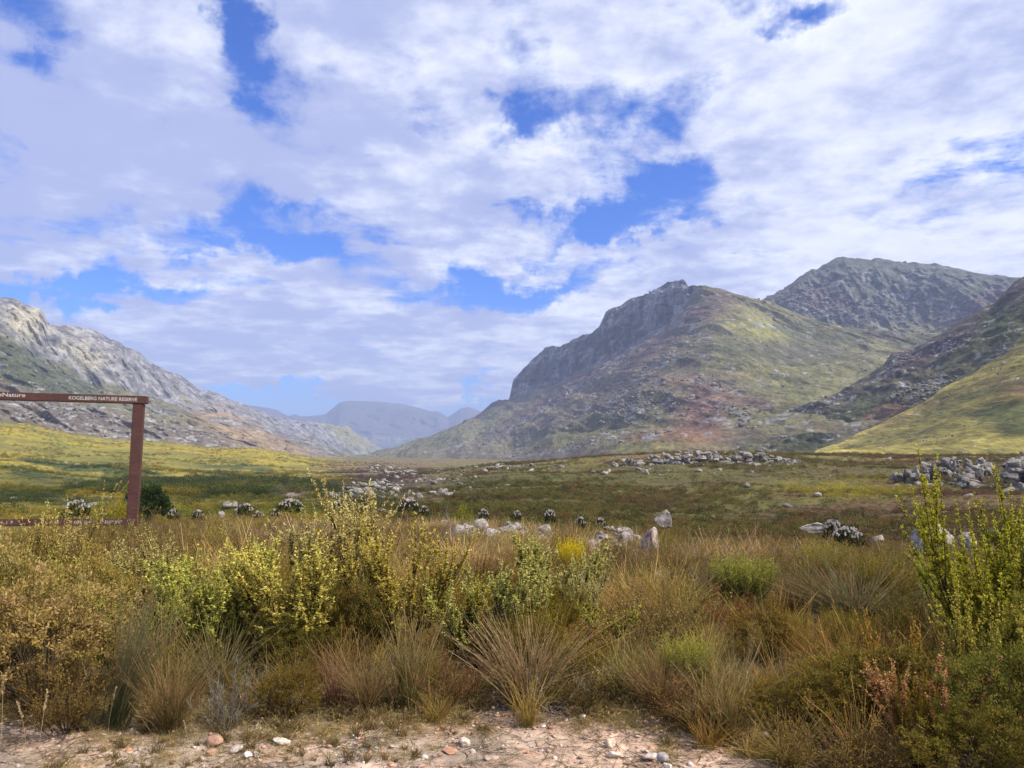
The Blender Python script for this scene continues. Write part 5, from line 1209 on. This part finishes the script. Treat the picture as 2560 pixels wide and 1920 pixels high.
# ---- dry seed stalks at the verge
def stalk_parts(seed):
    rng = np.random.default_rng(seed); a = PB(); P = np.zeros((1, 3)); D = nrm(np.array([[rng.normal(0, .2), rng.normal(0, .1), 1.]])); B = np.array([[rng.normal(0, .25), 0, -.05]]); tubes(a, curve_paths(P, D, B, .85, 6), .0035, .002, (.40, .31, .17))
    h = PB(); t = rng.uniform(.8, 1.12, 70); lp = D * (.85 * t)[:, None] + B * (.85 * t * t)[:, None]; leaves(h, lp, nrm(D + rng.normal(0, .35, (70, 3))), .04, .013, cj((.52, .40, .22), 70, rng, .2), rng); return a, h


for i in range(4):
    a, h = stalk_parts(700 + i); plant_meshes('stalk%d' % i, [('stem', a), ('seed_head', h)]); MESH['stalk%d' % i][0][1].materials[0] = MSTEM
ST = [(40, 1695, 5.2), (20, 1660, 5.3), (255, 1650, 5.6), (300, 1700, 5.1), (340, 1690, 5.3), (130, 1720, 4.9), (105, 1735, 4.9), (418, 1685, 5.3), (455, 1708, 5.4), (505, 1730, 5.0), (500, 1800, 4.6), (860, 1745, 5.1), (915, 1760, 4.9), (935, 1778, 4.8), (1095, 1795, 4.75), (1150, 1800, 4.7), (1205, 1795, 4.7), (1425, 1812, 4.8), (1560, 1815, 4.6), (1645, 1770, 4.9), (1985, 1830, 4.4), (2000, 1838, 4.4), (2155, 1865, 4.3), (2262, 1868, 4.35), (2325, 1800, 4.7), (1960, 1730, 5.0)]
ORD = ['first', 'second', 'third', 'fourth', 'fifth', 'sixth', 'seventh', 'eighth', 'ninth', 'tenth', 'eleventh', 'twelfth', 'thirteenth', 'twelfth from the right', 'eleventh from the right', 'tenth from the right', 'ninth from the right', 'eighth from the right', 'seventh from the right', 'sixth from the right', 'fifth from the right', 'fourth from the right', 'third from the right', 'second from the right', 'rightmost']
ST.sort(); ORD.insert(13, 'thirteenth from the right')
for i, (px, py, r) in enumerate(ST):
    x, y, g = pt(px, r); h = max(zat(px, py, r) - g, .1); q = link('grass_stalk', None, label='dry seed stalk at the verge, %s' % (ORD[i] + ' from the left' if i < 13 else (ORD[i] if i < 25 else 'rightmost')), category='grass stalk', group='dry seed stalks along the verge'); q.location = (x, y, g - .01); q.scale = (h * 1.1, h * 1.1, h / .9); q.rotation_euler = (0, 0, (i * 2.4) % 6.28)
    for nm, me, _ in MESH['stalk%d' % (i % 4)]: o = link(nm, me, None, q); o.color = (1, 1, 1, 1)

# ---- single stones on the verge
STM = [rock_mesh('stone', 390 + i, 3, 7, .06, .1) for i in range(4)]
for m_ in STM: m_.materials.append(MPEB)
for lab, px, ptop, pbot, w, r, c, sd_ in [
    ('terracotta stone standing upright at the grass edge', 620, 1720, 1762, 34, 5.35, (.58, .33, .23), 0), ('flat orange stone on the verge left of the white pebble', 560, 1805, 1828, 40, 4.75, (.58, .36, .25), 1),
    ('small round orange stone touching the flat orange one', 553, 1826, 1842, 22, 4.6, (.55, .34, .24), 2), ('white pebble on the verge below the terracotta stone', 640, 1842, 1856, 26, 4.5, (.95, .97, .95), 3),
    ('pale cream stone right of the white pebble', 722, 1820, 1836, 44, 4.65, (.85, .78, .66), 0), ('grey stone near the orange ones', 612, 1822, 1838, 34, 4.6, (.62, .55, .5), 1),
    ('pinkish stone standing behind the pale pebbles', 1518, 1845, 1872, 26, 4.45, (.78, .66, .55), 2), ('flat pale stone left of the grey verge stones', 1530, 1880, 1900, 30, 4.3, (.85, .78, .66), 3),
    ('grey stone in the row of verge stones', 1612, 1878, 1898, 40, 4.3, (.62, .56, .52), 0), ('darker grey stone right of its neighbour in the row', 1645, 1876, 1896, 34, 4.3, (.5, .46, .45), 1), ('round whitish stone closing the row of verge stones', 1655, 1888, 1906, 22, 4.2, (.92, .86, .74), 2),
    ('white stone at the foot of the yellow verge grass', 1516, 1846, 1860, 20, 4.5, (.95, .93, .9), 3), ('long rusty stone on the sand below the big rush fan', 1130, 1868, 1880, 40, 4.35, (.66, .36, .24), 0), ('pale angular stone on the sand right of the rusty one', 1165, 1852, 1872, 34, 4.45, (.84, .72, .6), 1),
    ('brown stone near the bottom edge at the centre right', 1230, 1880, 1892, 34, 4.25, (.55, .42, .34), 2), ('small white stone among the dry twigs', 1452, 1800, 1812, 18, 4.9, (.9, .86, .78), 3)]:
    x, y, g = pt(px, r); m = r / F; zt = zat(px, ptop, r); h = max((pbot - ptop) * m * .5, .01); o = link('stone', STM[sd_], None, label=lab, category='stone', group='single stones on the verge'); o.location = (x, y, g + h * .75); o.scale = (w * m * .55, w * m * .4, h * 1.1); o.rotation_euler = (0, 0, px * .7); o.color = (c[0] * 1.15, c[1] * 1.15, c[2] * 1.15, 1)

# ------------------------------------------------------------------ timber photo frame with lettering
import bmesh
MW = mat_wood(); MWHITE = mat_flat('cream_paint', (.60, .57, .52)); MBOLT = mat_flat('dull_steel', (.3, .3, .3), .4)


def box(name, a, b_, mat, parent, bev=.006):
    bm = bmesh.new(); bmesh.ops.create_cube(bm, size=1.0)
    for v in bm.verts: v.co = Vector([(a[i] + b_[i]) / 2 + v.co[i] * (b_[i] - a[i]) for i in range(3)])
    bmesh.ops.bevel(bm, geom=bm.edges[:], offset=bev, segments=2, affect='EDGES'); me = bpy.data.meshes.new(name); bm.to_mesh(me); bm.free(); return link(name, me, mat, parent)


R0 = 13.0; fx, fy, fg = pt(337, R0); frame = link('timber_photo_frame', None, label='red-brown timber frame with cream lettering standing in the heath', category='sign frame')
# local x runs along the frame to the left post, z up
frame.location = (fx, fy, fg); YAW = rad(14.0)
frame.rotation_euler = (0, rad(.9), YAW)
mm = R0 / F; zt0 = zat(347, 990.5, R0) - fg; zt1 = zat(347, 1009.5, R0) - fg; zb0 = zat(347, 1294, R0) - fg; zb1 = zat(347, 1311, R0) - fg; TH = .075; Wd = .15; LEN = 4.2
box('post', (-.078, -TH, -.35), (.068, TH, zt1 - .004), MW, frame); box('post', (-LEN - .08, -TH, -.35), (-LEN + .08, TH, zt1 - .004), MW, frame)
tb = box('top_beam', (-LEN - .12, -TH - .012, zt1), (.11, TH + .012, zt0), MW, frame); bb_ = box('bottom_beam', (-LEN - .09, -TH - .022, zb1), (.13, -TH - .002, zb0), MW, frame); bb2 = box('back_rail', (-LEN + .085, -TH + .02, zb1 + .01), (-.09, TH - .02, zb0 - .01), MW, frame)


def text(s, x0, x1, zc, yf, parent, height, bold=.004):
    cu = bpy.data.curves.new('lettering', 'FONT'); cu.body = s; cu.size = 1.0; cu.extrude = 0; cu.align_y = 'CENTER'; cu.offset = .012
    t = bpy.data.objects.new('lettering', cu); COL.objects.link(t); bpy.context.view_layer.update(); me = bpy.data.meshes.new_from_object(t.evaluated_get(bpy.context.evaluated_depsgraph_get())); bpy.data.objects.remove(t)
    co = np.array([v.co[:] for v in me.vertices]); w = co[:, 0].max() - co[:, 0].min(); hh = co[:, 1].max() - co[:, 1].min(); cy_ = (co[:, 1].max() + co[:, 1].min()) / 2; kx = (x1 - x0) / w; kz = height / hh
    for v, c in zip(me.vertices, co): v.co = ((c[0] - co[:, 0].min()) * kx + x0, yf, (c[1] - cy_) * kz + zc)
    o = link('lettering', me, MWHITE, parent); o['label'] = 'cream lettering'; return o


def lx(px): # pixel column -> local x along the frame
    az = math.atan((px - 1280) / F * math.cos(PITCH)); dx, dy = math.sin(az), math.cos(az); cx_, sx_ = math.cos(YAW), math.sin(YAW); det = dx * sx_ - dy * cx_
    t = (fx * sx_ - fy * cx_) / det; X, Y = dx * t, dy * t; return (X - fx) * cx_ + (Y - fy) * sx_


zc = (zt0 + zt1) / 2; text('KOGELBERG NATURE RESERVE', lx(163), lx(334), zc, -TH - .0135, tb, .052)
text('CapeNature', lx(-47), lx(54), zc + .01, -TH - .0135, tb, .075)
zc = (zb0 + zb1) / 2; text('GPS: S34°19\'17" E18°58\'6"', lx(196), lx(314), zc, -TH - .0235, bb_, .045); text('CapeNature  |  F', lx(-45), lx(46), zc, -TH - .0235, bb_, .05)
for (xx, zz) in ((-.03, (zb0 + zb1) / 2 + .03), (-.03, (zb0 + zb1) / 2 - .03), (.02, zc + 0)):
    bm = bmesh.new(); bmesh.ops.create_cone(bm, cap_ends=True, segments=10, radius1=.009, radius2=.007, depth=.008); me = bpy.data.meshes.new('bolt'); bm.to_mesh(me); bm.free(); o = link('bolt', me, MBOLT, frame); o.location = (xx, -TH - .0265, zz); o.rotation_euler = (rad(90), 0, 0)

# ------------------------------------------------------------------ haze: one closed box of thin air round everything
bm = bmesh.new(); bmesh.ops.create_cube(bm, size=1.0); me = bpy.data.meshes.new('haze'); bm.to_mesh(me); bm.free()
mh, th, oh = mat_base('haze'); pv = nd(th, 'ShaderNodeVolumePrincipled'); pv.inputs['Color'].default_value = (.57, .68, 1, 1); pv.inputs['Density'].default_value = HAZE_DENSITY; th.links.new(pv.outputs[0], oh.inputs['Volume'])
try: mh.cycles.homogeneous_volume = True
except Exception: pass
zmin = min(min((o.matrix_world @ Vector(c)).z for c in o.bound_box) for o in SC.objects if o.type == 'MESH' and o.name in ('ground', 'right_mountain', 'left_mountain', 'far_mountain_range', 'grey_peak', 'rocky_spur', 'grassy_slope'))
zmax = max(max((o.matrix_world @ Vector(c)).z for c in o.bound_box) for o in SC.objects if o.type == 'MESH')
ho = link('haze', me, mh, kind='stuff', label='thin pale blue haze in the air of the valley', category='haze'); ho.dimensions = (1, 1, 1); ho.scale = (27000, 27000, zmax + 40 - (zmin - 1)); ho.location = (0, 0, (zmax + 40 + zmin - 1) / 2)
print('tris', sum(len(m_.polygons) * 2 for m_ in bpy.data.meshes), 'objects', len(SC.objects), 'z', zmin, zmax)
